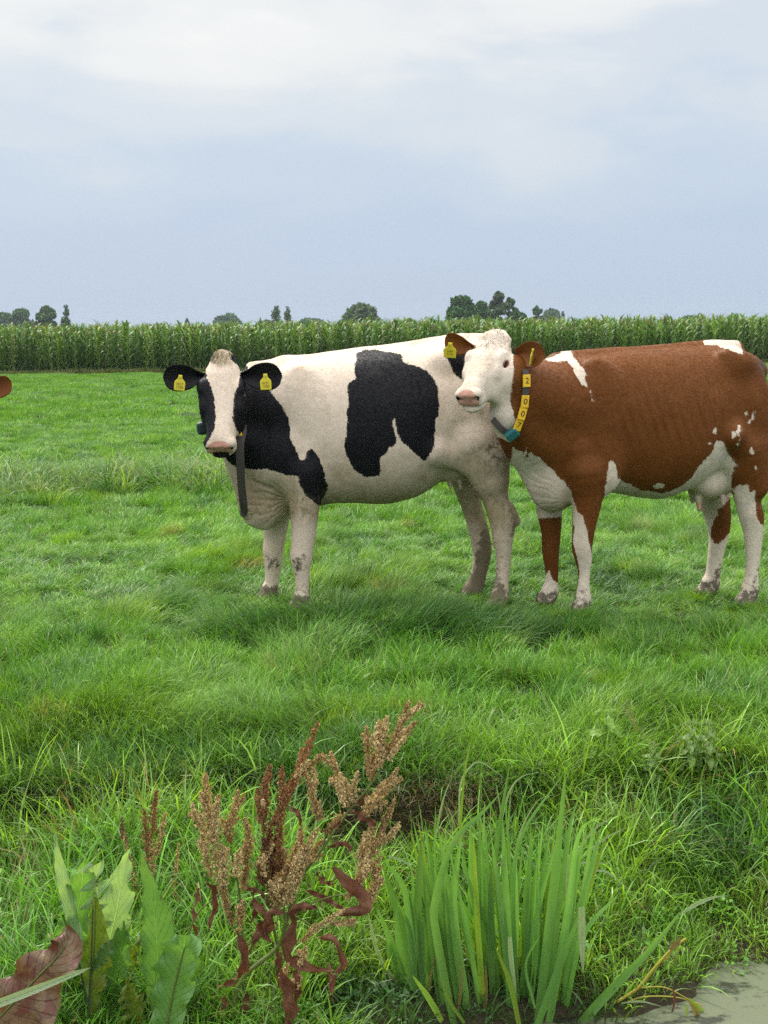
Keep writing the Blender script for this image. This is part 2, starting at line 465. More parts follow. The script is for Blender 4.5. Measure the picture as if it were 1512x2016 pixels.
def poly_sd(Q, poly):
    """signed distance of the points Q to the closed outline, positive inside"""
    poly = np.asarray(poly, float); best = np.full(len(Q), 1e9); ins = np.zeros(len(Q), bool)
    for a, b in zip(poly, np.roll(poly, -1, 0)):
        ba = b - a; pa = Q - a
        t = np.clip((pa @ ba) / (ba @ ba + 1e-9), 0, 1)
        best = np.minimum(best, ((pa - t[:, None] * ba) ** 2).sum(1))
        cr = ((a[1] > Q[:, 1]) != (b[1] > Q[:, 1]))
        ins ^= cr & (Q[:, 0] < (b[0] - a[0]) * (Q[:, 1] - a[1]) / (b[1] - a[1] + 1e-9) + a[0])
    return np.where(ins, 1, -1) * np.sqrt(best)
def polys(Q, L): return np.max([poly_sd(Q, p) for p in L], 0)

def frame_of(theta, phi):
    st, ct, sp, cp = math.sin(theta), math.cos(theta), math.sin(phi), math.cos(phi)
    return np.array([[-st * cp, -ct * cp, -sp], [ct, -st, 0], [-st * sp, -ct * sp, cp]])   # muzzle-ward, to the viewer's right, out of the forehead

def add_head(S, o, A, L, wide=1.0, k=.03, mz=1.0):
    """a cow's head: u runs down the face, v to the viewer's right, w out of the forehead"""
    g = L / .57
    gv = g * wide; G = np.array([g, gv, gv])
    U = np.array([0, .05, .12, .20, .26, .33, .40, .46, .51, .545, .57]) * g
    hw = np.array([.060, .086, .107, .112, .108, .094, .080 * (1 + mz) / 2, .076 * mz, .086 * mz, .090 * mz, .072 * mz]) * gv
    tp = np.array([.0, .014, .020, .016, .010, .004, .0, -.002, -.004, -.012, -.030]) * gv
    bt = np.array([-.12, -.17, -.21, -.235, -.24, -.225, -.19, -.16, -.15, -.145, -.125]) * gv
    S.loft(o, A, U, hw, tp, bt, k, 2.6)
    at = lambda u, v, w: np.array(o) + (np.array([u, v, w]) * G) @ A
    S.ell(at(-.005, 0, -.035), np.array([.050, .055, .05]) * gv, .04, A)                 # poll
    for s in (-1, 1):
        S.ell(at(.195, s * .098, -.030), np.array([.046, .028, .036]) * gv, .03, A)     # brow over the eye
        S.ell(at(.285, s * .096, -.055), np.array([.05, .016, .03]) * gv, .03, A)      # bone under the eye
        S.ell(at(.27, s * .072, -.15), np.array([.13, .042, .09]) * gv, .05, A)         # cheek
        S.ell(at(.538, s * .056 * mz, -.040), np.array([.030, .030, .026]) * gv, .014, A)           # nostril rim
    S.ell(at(.525, 0, -.128), np.array([.05, .062 * mz, .032]) * gv, .02, A)               # lower lip
    for s in (-1, 1):
        S.ell(at(.578, s * .046 * mz, -.060), np.array([.020, .013, .009]) * gv, .008, A, cut=True)
        S.ell(at(.568, s * .060 * mz, -.050), np.array([.016, .010, .010]) * gv, .008, A, cut=True)
        m0 = at(.580, s * .0, -.108); m1 = at(.57, s * .05, -.110); m2 = at(.50, s * .092, -.112); m3 = at(.43, s * .088, -.104)
        S.chain_cut([(m0, .009), (m1, .009), (m2, .008), (m3, .004)], .008)
        e0 = at(.235, s * .124, -.050); S.ell(e0, np.array([.026, .016, .017]) * gv, .010, A, cut=True)
    return at

def lambda_interp(x, xs, ys):
    q = np.interp(np.linspace(0, 1, 200), xs, ys); w = np.hanning(23); w /= w.sum()
    q[:] = np.convolve(np.pad(q, 11, 'reflect', reflect_type='odd'), w, 'valid')
    return np.maximum(np.interp(x, np.linspace(0, 1, 200), q), .02)
def ear_geo(base, tip, face, wid, cup=.35, n=31, m=19, thick=.007, fold=0.0):
    """a cupped ear: hollow side towards face"""
    base = np.array(base, float); tip = np.array(tip, float); ax = tip - base; L = np.linalg.norm(ax); ax /= L
    f = np.array(face, float); f = nrm(f - ax * (f @ ax)); sd = np.cross(f, ax)
    s = np.linspace(0, 1, n)
    prof = lambda_interp(s, [0, .1, .25, .42, .6, .75, .87, .94, .98, 1], [.36, .38, .58, .88, 1.0, .99, .86, .66, .42, .12]) * wid / 2
    t = np.linspace(-1, 1, m)
    S_, T_ = np.meshgrid(s, t, indexing='ij'); Wd = prof[:, None]
    dep = cup * Wd * (T_ ** 2) * (1.15 - .5 * S_) + fold * np.abs(T_) ** 1.5 * (1 - S_) ** 2 * wid
    core = base + ax * (S_ * L)[..., None] + sd * (T_ * Wd * (1 - .12 * cup))[..., None] + f * dep[..., None]
    th = thick * (1 - T_ ** 8)[..., None] * .5 * np.minimum(1, (1 - S_) * 8)[..., None] + .001
    fr = core + f * th; bk = core - f * th - f * (.02 * (1 - S_) ** 2 * (1 - T_ ** 2))[..., None]
    V = np.concatenate([fr.reshape(-1, 3), bk.reshape(-1, 3)]); q = n * m
    i = np.arange(n - 1)[:, None] * m; j = np.arange(m - 1)[None]
    A = np.stack([i + j, i + j + 1, i + m + j + 1, i + m + j], -1).reshape(-1, 4)
    F = [A, A[:, ::-1] + q]
    rim = list(range(0, q, m)) + list(range((n - 1) * m + 1, q)) + [k * m + m - 1 for k in range(n - 2, -1, -1)] + list(range(m - 2, 0, -1))
    r = np.array(rim); r2 = np.roll(r, -1)
    F.append(np.stack([r, r2, r2 + q, r + q], 1))
    return V, np.concatenate(F), (base, ax, L, f, sd)

# ------------------------------------------------------------------ coats
def coat(name, dark, light, dark2, jag=.9):
    m, N, L = new_mat(name)
    tc = N.new('ShaderNodeTexCoord'); ob = tc.outputs['Object']
    hair = N.new('ShaderNodeMapping'); hair.inputs['Scale'].default_value = (70, 70, 22); L.new(ob, hair.inputs[0])
    nh = noise_n(N, L, 1.0, 4, .65, hair.outputs[0])
    nb = noise_n(N, L, 5, 4, .6, ob); nf = noise_n(N, L, 34, 4, .62, ob, .4); nd = noise_n(N, L, 150, 3, .6, ob)
    pat = attr(N, 'pat').outputs['Fac']; dirt = attr(N, 'dirt').outputs['Fac']; pink = attr(N, 'pink').outputs['Fac']; spk = attr(N, 'speck').outputs['Fac']
    # the outline of a patch runs out in tufts of hair
    j = mathn(N, L, 'MULTIPLY', mathn(N, L, 'SUBTRACT', nh, .5), 6.5 * jag)
    j2 = mathn(N, L, 'MULTIPLY', mathn(N, L, 'SUBTRACT', nf, .5), 5.0 * jag)
    pp = mathn(N, L, 'ADD', mathn(N, L, 'ADD', pat, j), j2)
    fac = maprange(N, L, pp, -.55, .55, 0, 1)
    # flecks where the coat is roan
    fl = mathn(N, L, 'MULTIPLY', maprange(N, L, nf, .50, .54, 0, 1), spk)
    fac = mathn(N, L, 'MAXIMUM', fac, fl)
    w = mixc(N, L, nb, tuple(v * .90 for v in light), light)
    w = mixc(N, L, mathn(N, L, 'MULTIPLY', maprange(N, L, nf, .35, .7, 0, 1), .16), w, (light[0] * .82, light[1] * .74, light[2] * .62))
    w = mixc(N, L, mathn(N, L, 'MULTIPLY', nh, .18), w, tuple(v * .72 for v in light))
    k = mixc(N, L, nb, dark, dark2)
    k = mixc(N, L, mathn(N, L, 'MULTIPLY', nh, .35), k, tuple(v * .62 for v in dark))
    c = mixc(N, L, fac, w, k)
    # greasy and dusty smears along the hair
    sm = N.new('ShaderNodeMapping'); sm.inputs['Scale'].default_value = (7, 9, 2.6); L.new(ob, sm.inputs[0]); ns = noise_n(N, L, 1.0, 5, .68, sm.outputs[0], .6)
    c = mixc(N, L, mathn(N, L, 'MULTIPLY', maprange(N, L, ns, .50, .72, 0, .42), mathn(N, L, 'SUBTRACT', 1.0, fac)), c, (light[0] * .62, light[1] * .53, light[2] * .40))
    # dried mud
    dm = mathn(N, L, 'ADD', mathn(N, L, 'MULTIPLY', nf, .75), mathn(N, L, 'MULTIPLY', nd, .25))
    dv = maprange(N, L, mathn(N, L, 'ADD', dm, mathn(N, L, 'MULTIPLY', dirt, .42)), .60, .72, 0, 1)
    dv = mathn(N, L, 'MULTIPLY', dv, maprange(N, L, dirt, .02, .25, 0, .88))
    c = mixc(N, L, dv, c, (.080, .060, .043))
    st = mathn(N, L, 'MULTIPLY', maprange(N, L, attr(N, 'stain').outputs['Fac'], 0, 1, 0, .95), maprange(N, L, ns, .3, .62, .35, 1))
    c = mixc(N, L, mathn(N, L, 'MULTIPLY', st, mathn(N, L, 'SUBTRACT', 1.0, fac)), c, (.335, .265, .155), 'MIX')
    skin = mixc(N, L, nf, (.50, .235, .18), (.66, .39, .31))
    c = mixc(N, L, maprange(N, L, pink, .35, .65, 0, 1), c, skin)
    blk = attr(N, 'black').outputs['Fac']
    c = mixc(N, L, maprange(N, L, mathn(N, L, 'ADD', blk, mathn(N, L, 'MULTIPLY', mathn(N, L, 'SUBTRACT', nf, .5), .5)), .4, .6, 0, 1), c, (.014, .012, .012))
    rough = mixc(N, L, fac, (.78,) * 3, (.52,) * 3)
    h = mathn(N, L, 'ADD', mathn(N, L, 'MULTIPLY', nh, .7), mathn(N, L, 'MULTIPLY', nf, .7))
    hv = N.new('ShaderNodeVectorMath'); hv.operation = 'SCALE'; L.new(c, hv.inputs[0]); L.new(mathn(N, L, 'ADD', attr(N, 'hv').outputs['Fac'], 1.0), hv.inputs['Scale']); c = hv.outputs[0]
    p = finish(N, L, c, rough, .16, normal=bump(N, L, h, .16, .006))
    # single hairs scatter softly, the hide under them keeps a slight gloss
    out = [n_ for n_ in N if n_.type == 'OUTPUT_MATERIAL'][0]; df = N.new('ShaderNodeBsdfDiffuse'); L.new(c, df.inputs[0])
    mx = N.new('ShaderNodeMixShader'); L.new(mathn(N, L, 'GREATER_THAN', mathn(N, L, 'ABSOLUTE', attr(N, 'hv').outputs['Fac']), .00001), mx.inputs[0])
    L.new(p.outputs[0], mx.inputs[1]); L.new(df.outputs[0], mx.inputs[2]); L.new(mx.outputs[0], out.inputs[0]); p.inputs['Sheen Roughness'].default_value = .5
    return m
M_eye = plain('eye_dark', (.010, .007, .006), .16, .5)
M_lid = plain('eyelid', (.22, .09, .07), .5)
M_yellow = plain('yellow_plastic', (.62, .52, .035), .45, .4, .06)
M_amber = plain('amber_plastic', (.75, .46, .02), .42, .4, .06)
M_ink = plain('ink', (.03, .024, .012), .6)
M_tagink = plain('faded_ink', (.30, .22, .02), .6)
M_strap = plain('strap_webbing', (.085, .072, .07), .75, .2, .2, 200)
M_teal = plain('teal_plastic', (.018, .125, .13), .42, .4)
M_tealdark = plain('dark_teal_plastic', (.010, .030, .035), .5)
M_tuft = plain('cream_hair', (.56, .46, .31), .7, .2, .3, 30)
M_horn = plain('teat_skin', (.46, .22, .15), .6)

def text_mesh(txt, size, ext=.0006):
    cu = bpy.data.curves.new('lettering', 'FONT'); cu.body = txt; cu.size = size; cu.extrude = ext
    cu.align_x = 'CENTER'; cu.align_y = 'CENTER'
    o = bpy.data.objects.new('lettering', cu); COL.objects.link(o)
    dg = bpy.context.evaluated_depsgraph_get(); me = bpy.data.meshes.new_from_object(o.evaluated_get(dg))
    V = np.array([v.co for v in me.vertices]); T = []
    me.calc_loop_triangles()
    T = np.array([t.vertices for t in me.loop_triangles])
    bpy.data.objects.remove(o); bpy.data.meshes.remove(me); bpy.data.curves.remove(cu)
    return V, T
def slab(outline, th, C, X, Y, Z, bevel=.12):
    """a thin plate of the given 2-D outline, centred at C, front along Z"""
    o = np.asarray(outline, float); n = len(o); inn = o * (1 - bevel)
    rings = [(o, -th / 2), (o, th * .2), (inn, th / 2)]
    V = np.concatenate([np.array(C) + r[:, :1] * X + r[:, 1:] * Y + z * Z for r, z in rings])
    mb_F = []
    i = np.arange(n); k = (i + 1) % n
    for a in (0, 1): mb_F.append(np.stack([a * n + i, a * n + k, (a + 1) * n + k, (a + 1) * n + i], 1))
    cen = np.array([np.array(C) + th / 2 * Z, np.array(C) - th / 2 * Z])
    V = np.concatenate([V, cen])
    T = np.concatenate([np.stack([2 * n + i, 2 * n + k, np.full(n, 3 * n)], 1), np.stack([k, i, np.full(n, 3 * n + 1)], 1)])
    return V, np.concatenate(mb_F), T
TAG_OUT = [(-.5, -.62), (.5, -.62), (.53, -.1), (.5, .12), (.22, .36), (.17, .66), (-.17, .66), (-.22, .36), (-.5, .12), (-.53, -.1)]
def ear_tag(parent, C, X, Y, w, hgt, lines, name='ear_tag', rot=0.0):
    X = nrm(np.array(X)); Y = np.array(Y, float); Y = nrm(Y - X * (X @ Y)); Z = np.cross(X, Y)
    if rot: X, Y = X * math.cos(rot) + Y * math.sin(rot), Y * math.cos(rot) - X * math.sin(rot)
    mb = MB(); out = np.array(TAG_OUT) * np.array([w, hgt / 1.28])
    V, Fq, T = slab(out, .004, C, X, Y, Z); mb.add(V, Fq); mb.F3.append(T + mb.n - len(V)); mb.m3 += [0] * len(T)
    for txt, size, oy in lines:
        V, T = text_mesh(txt, size)
        mb.add(np.array(C) + V[:, :1] * X + (V[:, 1:2] + oy) * Y + (V[:, 2:] + .0026) * Z, T, 1)
    c = np.array(C) + Y * hgt * .40
    V, F = tube([c - Z * .004, c + Z * .006, c + Z * .0065], [.008, .008, .001], 10); mb.add(V, F)
    return link(name, mb.mesh(name, [M_yellow, M_tagink], False), parent)
def eyeball(parent, c, A, r):
    bm = bmesh.new(); bmesh.ops.create_uvsphere(bm, u_segments=20, v_segments=12, radius=1)
    V = np.array([v.co for v in bm.verts]); F = [[v.index for v in f.verts] for f in bm.faces]; bm.free()
    me = bpy.data.meshes.new('eye'); me.from_pydata([tuple(np.array(c) + (v * np.array(r)) @ A) for v in V], [], F)
    for p in me.polygons: p.use_smooth = True
    me.materials.append(M_eye); return link('eye', me, parent)
def eyelids(parent, c, A, r):
    mb = MB()
    t = np.linspace(0, 2 * np.pi, 25)
    ring = np.stack([np.cos(t) * r[0] * 1.12, np.full_like(t, 0), np.sin(t) * r[2] * 1.05], 1)
    return ring
def hair_tuft(parent, roots, dirs, L, mat, seed, name='hair', w=.003, droop=.5, bv=None, lift=.25):
    rg = np.random.default_rng(seed); mb = MB()
    for p, d in zip(roots, dirs):
        if bv is not None:
            q, nm, _, dist = bv.find_nearest(Vector(p))
            if dist > .03: continue
            p = np.array(q); nm = np.array(nm); d = nrm(d - nm * (d @ nm)) + nm * lift
        d = nrm(d + rg.normal(0, .13, 3)); l = L * rg.uniform(.5, 1.15); n = 5
        s = np.linspace(0, 1, n)[:, None]
        pts = p + d * l * s + np.array([0, 0, -1]) * droop * l * s ** 2 + rg.normal(0, .12, 3) * l * s ** 2
        sd = nrm(np.cross(d, rg.normal(0, 1, 3))) * w * (1 - .85 * s)
        V = np.concatenate([pts - sd, pts + sd]); i = np.arange(n - 1)
        mb.add(V, np.stack([i, i + 1, n + i + 1, n + i], 1))
    return link(name, mb.mesh(name, [mat]), parent)
def grow_coat(V, F, at, n, L, w, seed, flow_=(1, 0, -.55), head=None):
    """short hairs lying along the hide, part of the same skin"""
    rg = np.random.default_rng(seed); N_ = vnormals(V, F); Qv = V[F]
    area = np.linalg.norm(np.cross(Qv[:, 2] - Qv[:, 0], Qv[:, 3] - Qv[:, 1]), axis=1); f = rg.choice(len(F), n, p=area / area.sum())
    a, b = rg.uniform(0, 1, (2, n, 1)); c4 = F[f]; W4 = [(1 - a) * (1 - b), a * (1 - b), a * b, (1 - a) * b]
    mixv = lambda A: sum(W4[k] * A[c4[:, k]] for k in range(4))
    p = mixv(V); nm = nrm(mixv(N_)); d = np.tile(np.array(flow_, float), (n, 1))
    if head is not None: d[head(p)] = head.axis
    sw = 2.2 * (fbm(p[:, 0] * 4 + p[:, 1] * 3, p[:, 2] * 4, seed, 2) - .5); d = d + np.stack([sw * 0, sw * 0, sw], 1) + rg.normal(0, .28, (n, 3))
    d = nrm(d - nm * (d * nm).sum(1, keepdims=True)); low = sstep(.0, .12, p[:, 2])[:, None]
    d = nrm(d + nm * rg.uniform(.03, .16, (n, 1))); s = nrm(np.cross(nm, d)); l = L * rg.uniform(.5, 1.2, (n, 1)) * (.3 + .7 * low); hw = w * rg.uniform(.35, .6, (n, 1))
    T = np.stack([p - s * hw + nm * .0004, p + s * hw + nm * .0004, p + d * l], 1).reshape(-1, 3)
    F3 = np.arange(3 * n).reshape(-1, 3) + len(V)
    hv = np.repeat(np.clip(rg.normal(.02, .07, n), -.3, .3), 3); out = {}
    for k_, v in at.items(): out[k_] = np.concatenate([v, np.repeat(mixv(v[:, None])[:, 0], 3)])
    out['hv'] = np.concatenate([np.zeros(len(V)), hv])
    return np.concatenate([V, T]), [F, F3], out
def body_object(V, F, parent, attrs, mat):
    return link('body', mesh_np('body', V, F, {k: ('FLOAT', v) for k, v in attrs.items()}, True, [mat]), parent)
def strap(parent, path, normals, width, mat, name='collar', th=.006):
    """a band lying on the body: path centres, outward normals"""
    p = np.asarray(path, float); N_ = nrm(normals); T = nrm(np.gradient(p, axis=0)); S = nrm(np.cross(T, N_)); h = width / 2
    V = np.concatenate([p + S * h, p + S * h + N_ * th, p - S * h + N_ * th, p - S * h]); n = len(p)
    F = []
    i = np.arange(n - 1)
    for a in range(4):
        b = (a + 1) % 4; F.append(np.stack([a * n + i, b * n + i, b * n + i + 1, a * n + i + 1], 1))
    mb = MB(); mb.add(V, np.concatenate(F)); return link(name, mb.mesh(name, [mat], False), parent), T, S
def box_between(parent, c, X, Y, Z, dims, mats, name, bev=.2):
    """a box with chamfered edges; dims are full sizes along X, Y, Z"""
    bm = bmesh.new(); bmesh.ops.create_cube(bm, size=1)
    for v in bm.verts: v.co = Vector((v.co.x * dims[0], v.co.y * dims[1], v.co.z * dims[2]))
    bmesh.ops.bevel(bm, geom=bm.edges[:], offset=bev * min(dims), segments=2, profile=.5, affect='EDGES'); bm.verts.index_update()
    V = [tuple(np.array(c) + v.co.x * np.array(X) + v.co.y * np.array(Y) + v.co.z * np.array(Z)) for v in bm.verts]
    F = [[v.index for v in f.verts] for f in bm.faces]; bm.free()
    me = bpy.data.meshes.new(name); me.from_pydata(V, [], F)
    for m in mats: me.materials.append(m)
    return link(name, me, parent)

def folds(V, F, Q, cx, cy, x0, x1, y0, y1, amp=.006, n=13):
    """skin of the brisket gathered in folds that fan out from the armpit"""
    N_ = vnormals(V, F); dx, dy = Q[:, 0] - cx, Q[:, 1] - cy; r = np.hypot(dx, dy); a = np.arctan2(dy, -dx)
    win = sstep(x0, x0 + 14, Q[:, 0]) * sstep(x1, x1 - 8, Q[:, 0]) * sstep(y0, y0 + 40, Q[:, 1]) * sstep(y1 + 10, y1 - 8, Q[:, 1]) * (N_[:, 1] < .1) * sstep(4, 22, r)
    w = a * n + 2.2 * fbm(Q[:, 0] * .03, Q[:, 1] * .03, 71, 2) * 2
    return V + N_ * (amp * win * (1 - 2.0 * np.exp(-(((w % 3.1) - 1.5) / .42) ** 2)))[:, None]
def nose_pad(u, v, w):
    d = np.minimum((1 - ((np.abs(v) / .063) ** 3 + (np.abs(w + .060) / .047) ** 3) ** (1 / 3)) * .055, (u - .508) - 1.2 * v * v / .064)
    return sstep(-.005, .005, d)
def vnormals(V, F):
    n = np.cross(V[F[:, 2]] - V[F[:, 0]], V[F[:, 3]] - V[F[:, 1]])
    N_ = np.zeros_like(V)
    for k in range(4):
        for c in range(3): N_[:, c] += np.bincount(F[:, k], n[:, c], len(V))
    return nrm(N_)
def ribs(V, F, Q, _, x0, x1, step, Y, slope=.16, y0=730, y1=920, amp=.0042):
    """faint ribs, hollows and folds of the hide"""
    N_ = vnormals(V, F); px, py = Q[:, 0], Q[:, 1]
    ph = (px - slope * (py - y0)) / step
    win = sstep(x0, x0 + 40, px) * sstep(x1 + 30, x1 - 30, px) * sstep(y0, y0 + 45, py) * sstep(y1, y1 - 60, py) * (np.abs(N_[:, 1]) > .35)
    h = amp * win * (np.cos(ph * 2 * np.pi) - .3)
    h = h + .010 * (fbm(V[:, 0] * 5 + 3 * V[:, 1], V[:, 2] * 6, 31, 3) - .5) * sstep(.3, .6, V[:, 2]) + .0022 * (fbm(V[:, 0] * 30 + 9 * V[:, 1], V[:, 2] * 30, 32, 2) - .5)
    return V + N_ * h[:, None]
# ------------------------------------------------------------------ the black and white cow
YB = 7.85
def leg(S, Y, pts, z0, k=.035, sy=1.0):
    """pts: (px, py, radius in px); the last one is set on the ground z0"""
    c = [(P(x, y, Y), px2m(r, Y)) for x, y, r in pts]
    S.chain(c, k, sy)
def hoof(S, x, y, Y, w, front=-1):
    c = P(x, y, Y); w = px2m(w, Y)
    S.cone(c + [0, 0, .045], w * .95, c + [front * .012, 0, .0], w * 1.0, .02)
    S.ell(c + [front * .03, 0, -.005], [w * 1.05, w * .95, .045], .02)
def build_black_cow():
    lo = P(310, 1225, YB); hi = P(1030, 640, YB)
    S = Field([lo[0], 6.95, -.05], [hi[0] + .05, 8.32, 1.62], .0085)
    b = P(0, 0, YB)
    st = [  # px x, top, bottom, half width (m)
        (515, 770, 985, .12), (535, 728, 1012, .19), (560, 713, 1015, .225), (600, 707, 1003, .245), (650, 698, 990, .285), (700, 691, 990, .33),
        (760, 685, 992, .365), (820, 679, 978, .36), (865, 671, 950, .325), (905, 663, 925, .29), (950, 667, 905, .255), (985, 688, 870, .19), (1004, 735, 820, .09)]
    xs = [P(s[0], 850, YB)[0] for s in st]
    S.loft([0, YB, 0], [[1, 0, 0], [0, 1, 0], [0, 0, 1]], xs, [s[3] for s in st],
           [P(s[0], s[1], YB)[2] for s in st], [P(s[0], s[2], YB)[2] for s in st], .05, 2.15)
    q = lambda x, y, dy: P(x, y, YB) * [1, 0, 1] + [0, YB + dy, 0]
    m = lambda r: px2m(r, YB)
    S.chain([(q(560, 716, 0), .03), (q(640, 703, 0), .02), (q(760, 688, 0), .02), (q(880, 672, 0), .03), (q(950, 668, 0), .03)], .05)   # backbone
    for s in (-1, 1):
        S.ell(q(592, 805, s * .19), [m(46), .07, m(85)], .10)                 # shoulder
        S.ell(q(600, 915, s * .19), [m(45), .075, m(60)], .05)              # upper arm
        S.ell(q(880, 708, s * .225), [m(28), .055, m(18)], .09)              # hook bone
        S.cone(q(885, 702, s * .22), .035, q(985, 712, s * .10), .045, .06)
        S.ell(q(940, 800, s * .19), [m(62), .105, m(105)], .06)             # thigh
        S.cone(q(930, 870, s * .20), m(50), q(958, 935, s * .20), m(36), .05)
        S.ell(q(850, 735, s * .40), [m(38), .06, m(30)], .06, cut=True)        # hollow of the flank
        S.cone(q(855, 880, s * .27), m(26), q(905, 905, s * .22), m(16), .05)          # fold of the flank
    # brisket and chest
    S.ell(q(522, 955, -.02), [m(42), .15, m(72)], .06)
    S.ell(q(520, 1000, -.05), [m(32), .10, m(32)], .05)
    # neck swings round towards the camera
    S.chain([(q(590, 790, 0), m(78)), (q(535, 800, -.06), m(72)), (q(485, 785, -.19), m(56)), (q(452, 765, -.30), m(44))], .06)
    S.chain([(q(560, 890, -.02), m(95)), (q(520, 880, -.10), m(62)), (q(476, 850, -.24), m(40))], .06)
    S.chain([(q(500, 725, -.10), m(14)), (q(560, 722, 0), m(16))], .06)
    S.chain([(q(455, 885, -.24), .028), (q(474, 945, -.16), .036), (q(495, 1010, -.08), .045), (q(520, 1025, -.05), .045)], .05)
    # folds of skin below the throat
    for (x0, y0, x1, y1) in ((500, 975, 560, 985), (505, 1000, 562, 1000), (496, 940, 540, 950)):
        S.cone(q(x0, y0, -.20), .008, q(x1, y1, -.20), .008, .03, cut=True)
    # udder
    S.ell(q(893, 915, -.05), [m(38), .14, m(34)], .03)
    for x, dy in ((884, -.11), (903, -.12), (884, .05), (903, .05)): S.cone(q(x, 940, dy), .018, q(x + 1, 958, dy), .011, .012)
    # legs: near fore, far fore, near hind, far hind
    yn, yf = YB - .19, YB + .15
    leg(S, yn, [(600, 930, 42), (600, 985, 31), (598, 1042, 25), (595, 1078, 22.5), (593, 1095, 22.5), (594, 1115, 17.5), (595, 1140, 13.8), (595, 1160, 13.2), (594, 1176, 15.5)], 0)
    hoof(S, 593, 1194, yn, 17)
    leg(S, yf, [(552, 950, 34), (543, 1020, 27), (541, 1060, 22), (538, 1085, 20.5), (538, 1105, 18), (536, 1130, 14), (534, 1150, 14), (531, 1170, 17)], 0)
    hoof(S, 530, 1177, yf, 18)
    yn, yf = YB - .19, YB + .17
    leg(S, yn, [(960, 900, 46), (966, 940, 35), (976, 985, 26), (987, 1018, 26), (990, 1040, 24), (990, 1066, 20), (991, 1090, 16), (991, 1115, 13.8), (988, 1143, 13.8), (985, 1172, 16.5)], 0)
    S.cone(q(1000, 985, -.19), .012, q(1010, 1018, -.19), .025, .025)
    hoof(S, 983, 1193, yn, 18)
    leg(S, yf, [(925, 900, 42), (918, 945, 30), (927, 990, 21), (938, 1028, 20), (945, 1057, 20), (949, 1086, 19), (946, 1115, 16), (939, 1143, 16), (932, 1165, 18)], 0)
    hoof(S, 928, 1177, yf, 19)
    S.chain([(q(995, 690, 0), .035), (q(1004, 740, .03), .022), (q(1000, 900, .06), .016), (q(994, 960, .06), .02)], .03)   # tail
    # head
    Yh = 7.45
    A = frame_of(R(1), R(59)); o = P(438, 700, Yh); Lh = .555
    at = add_head(S, o, A, Lh, 1.13, mz=.92)
    V, F = S.surface()
    Q = proj(V)
    g = Lh / .57; gv = g * 1.13
    front = V[:, 1] < 7.62
    neckhead = [(533, 771), (554, 800), (567, 824), (571, 845), (570, 864), (580, 880), (591, 905), (600, 906), (604, 890), (611, 882), (620, 890), (629, 906), (637, 927), (641, 943), (645, 962), (639, 977), (629, 997), (617, 988), (602, 975), (591, 956), (586, 936), (570, 936), (561, 935), (546, 929), (538, 927), (525, 923), (501, 925), (483, 922), (464, 918), (448, 909), (440, 895), (380, 905), (340, 800), (350, 690), (437, 670), (470, 690), (490, 728)]
    flank = [(700, 695), (718, 689.5), (738, 688), (761, 693), (789.6, 696), (792.5, 713), (818, 719), (838.5, 729), (854, 745), (861.5, 766.6), (864, 795), (863, 821), (857, 824), (857, 847), (854, 870), (848.6, 890), (838.5, 906), (833, 907.5), (824, 899), (807, 884.5), (789.6, 867), (781, 853), (778, 835.6), (776.6, 822.7), (774, 827), (775, 847), (779.5, 861.5), (779.5, 871.6), (772, 879), (764, 882), (762, 890), (746, 902), (748, 913), (750, 928), (746, 936), (720.5, 940), (706, 933), (694.7, 922), (687.5, 907.5), (680, 890), (677, 876), (682, 853), (683, 824), (682, 805), (686, 797), (684.6, 778), (683, 758), (689, 752), (700, 745), (697.5, 729), (697.5, 718), (702, 709)]
    rump = [(872, 688), (890, 676), (960, 690), (950, 740), (914, 748), (905, 745), (893, 735), (885, 715), (876, 700)]
    pat = polys(Q, [neckhead, flank, rump])
    blaze = [(404.5, 721), (412, 712), (424, 716), (431, 700), (428, 676), (448, 676), (450, 700), (460, 714), (470, 718), (474.6, 731), (469, 758), (461, 776), (458.7, 808), (456, 821), (464, 845), (472, 857), (477, 890), (470, 905), (410, 905), (402, 885), (408.5, 868), (416, 856), (423, 842), (424, 808), (420, 776), (411, 750), (406, 734)]
    hd = V - o; u = hd @ A[0] / g; wv = hd @ A[2] / gv; vv = hd @ A[1] / gv
    V = folds(V, F, Q, 578, 985, 476, 572, 930, 1030, .0026)
    onhead = front & (wv > -.17) & (u > -.03)
    pat = np.where(onhead, np.minimum(pat, -poly_sd(Q, blaze)), pat)
    pad = [(418, 868), (440, 866), (464, 868), (466, 885), (458, 897), (424, 897), (416, 885)]
    pink = np.where(onhead, nose_pad(u, vv, wv), 0)
    chin = [(430, 893), (434, 884), (438, 882), (440, 877), (444, 882), (450, 881), (456, 890), (457, 910), (430, 910)]
    black = np.where(onhead & (u > .47), sstep(-.004, .004, np.minimum(.040 - np.abs(vv) - .35 * np.maximum(0, wv + .10), -.080 - wv)), 0)
    # inside of the nostrils
    for s in (-1, 1):
        n0 = at(.568, s * .057, -.049); black = np.maximum(black, sstep(.019, .012, np.linalg.norm(V - n0, axis=1)) * .9)
    mud = [(905, 1200), (915, 1150), (935, 1120), (945, 1060), (955, 1030), (975, 1060), (965, 1120), (955, 1200)]
    mud2 = [(960, 1205), (978, 1120), (992, 1160), (1005, 1180), (1010, 1205)]
    mud3 = [(900, 905), (940, 880), (975, 850), (1000, 870), (1003, 900), (985, 950), (960, 930), (930, 900)]
    mud4 = [(1005, 1010), (1020, 1010), (1020, 1050), (1006, 1060)]
    knee = [(573, 1092), (600, 1092), (602, 1115), (583, 1132), (574, 1112)]
    knee2 = [(518, 1090), (550, 1098), (553, 1122), (524, 1122)]
    soft = lambda p, w: sstep(-w, w, poly_sd(Q, p))
    farleg = V[:, 1] > YB
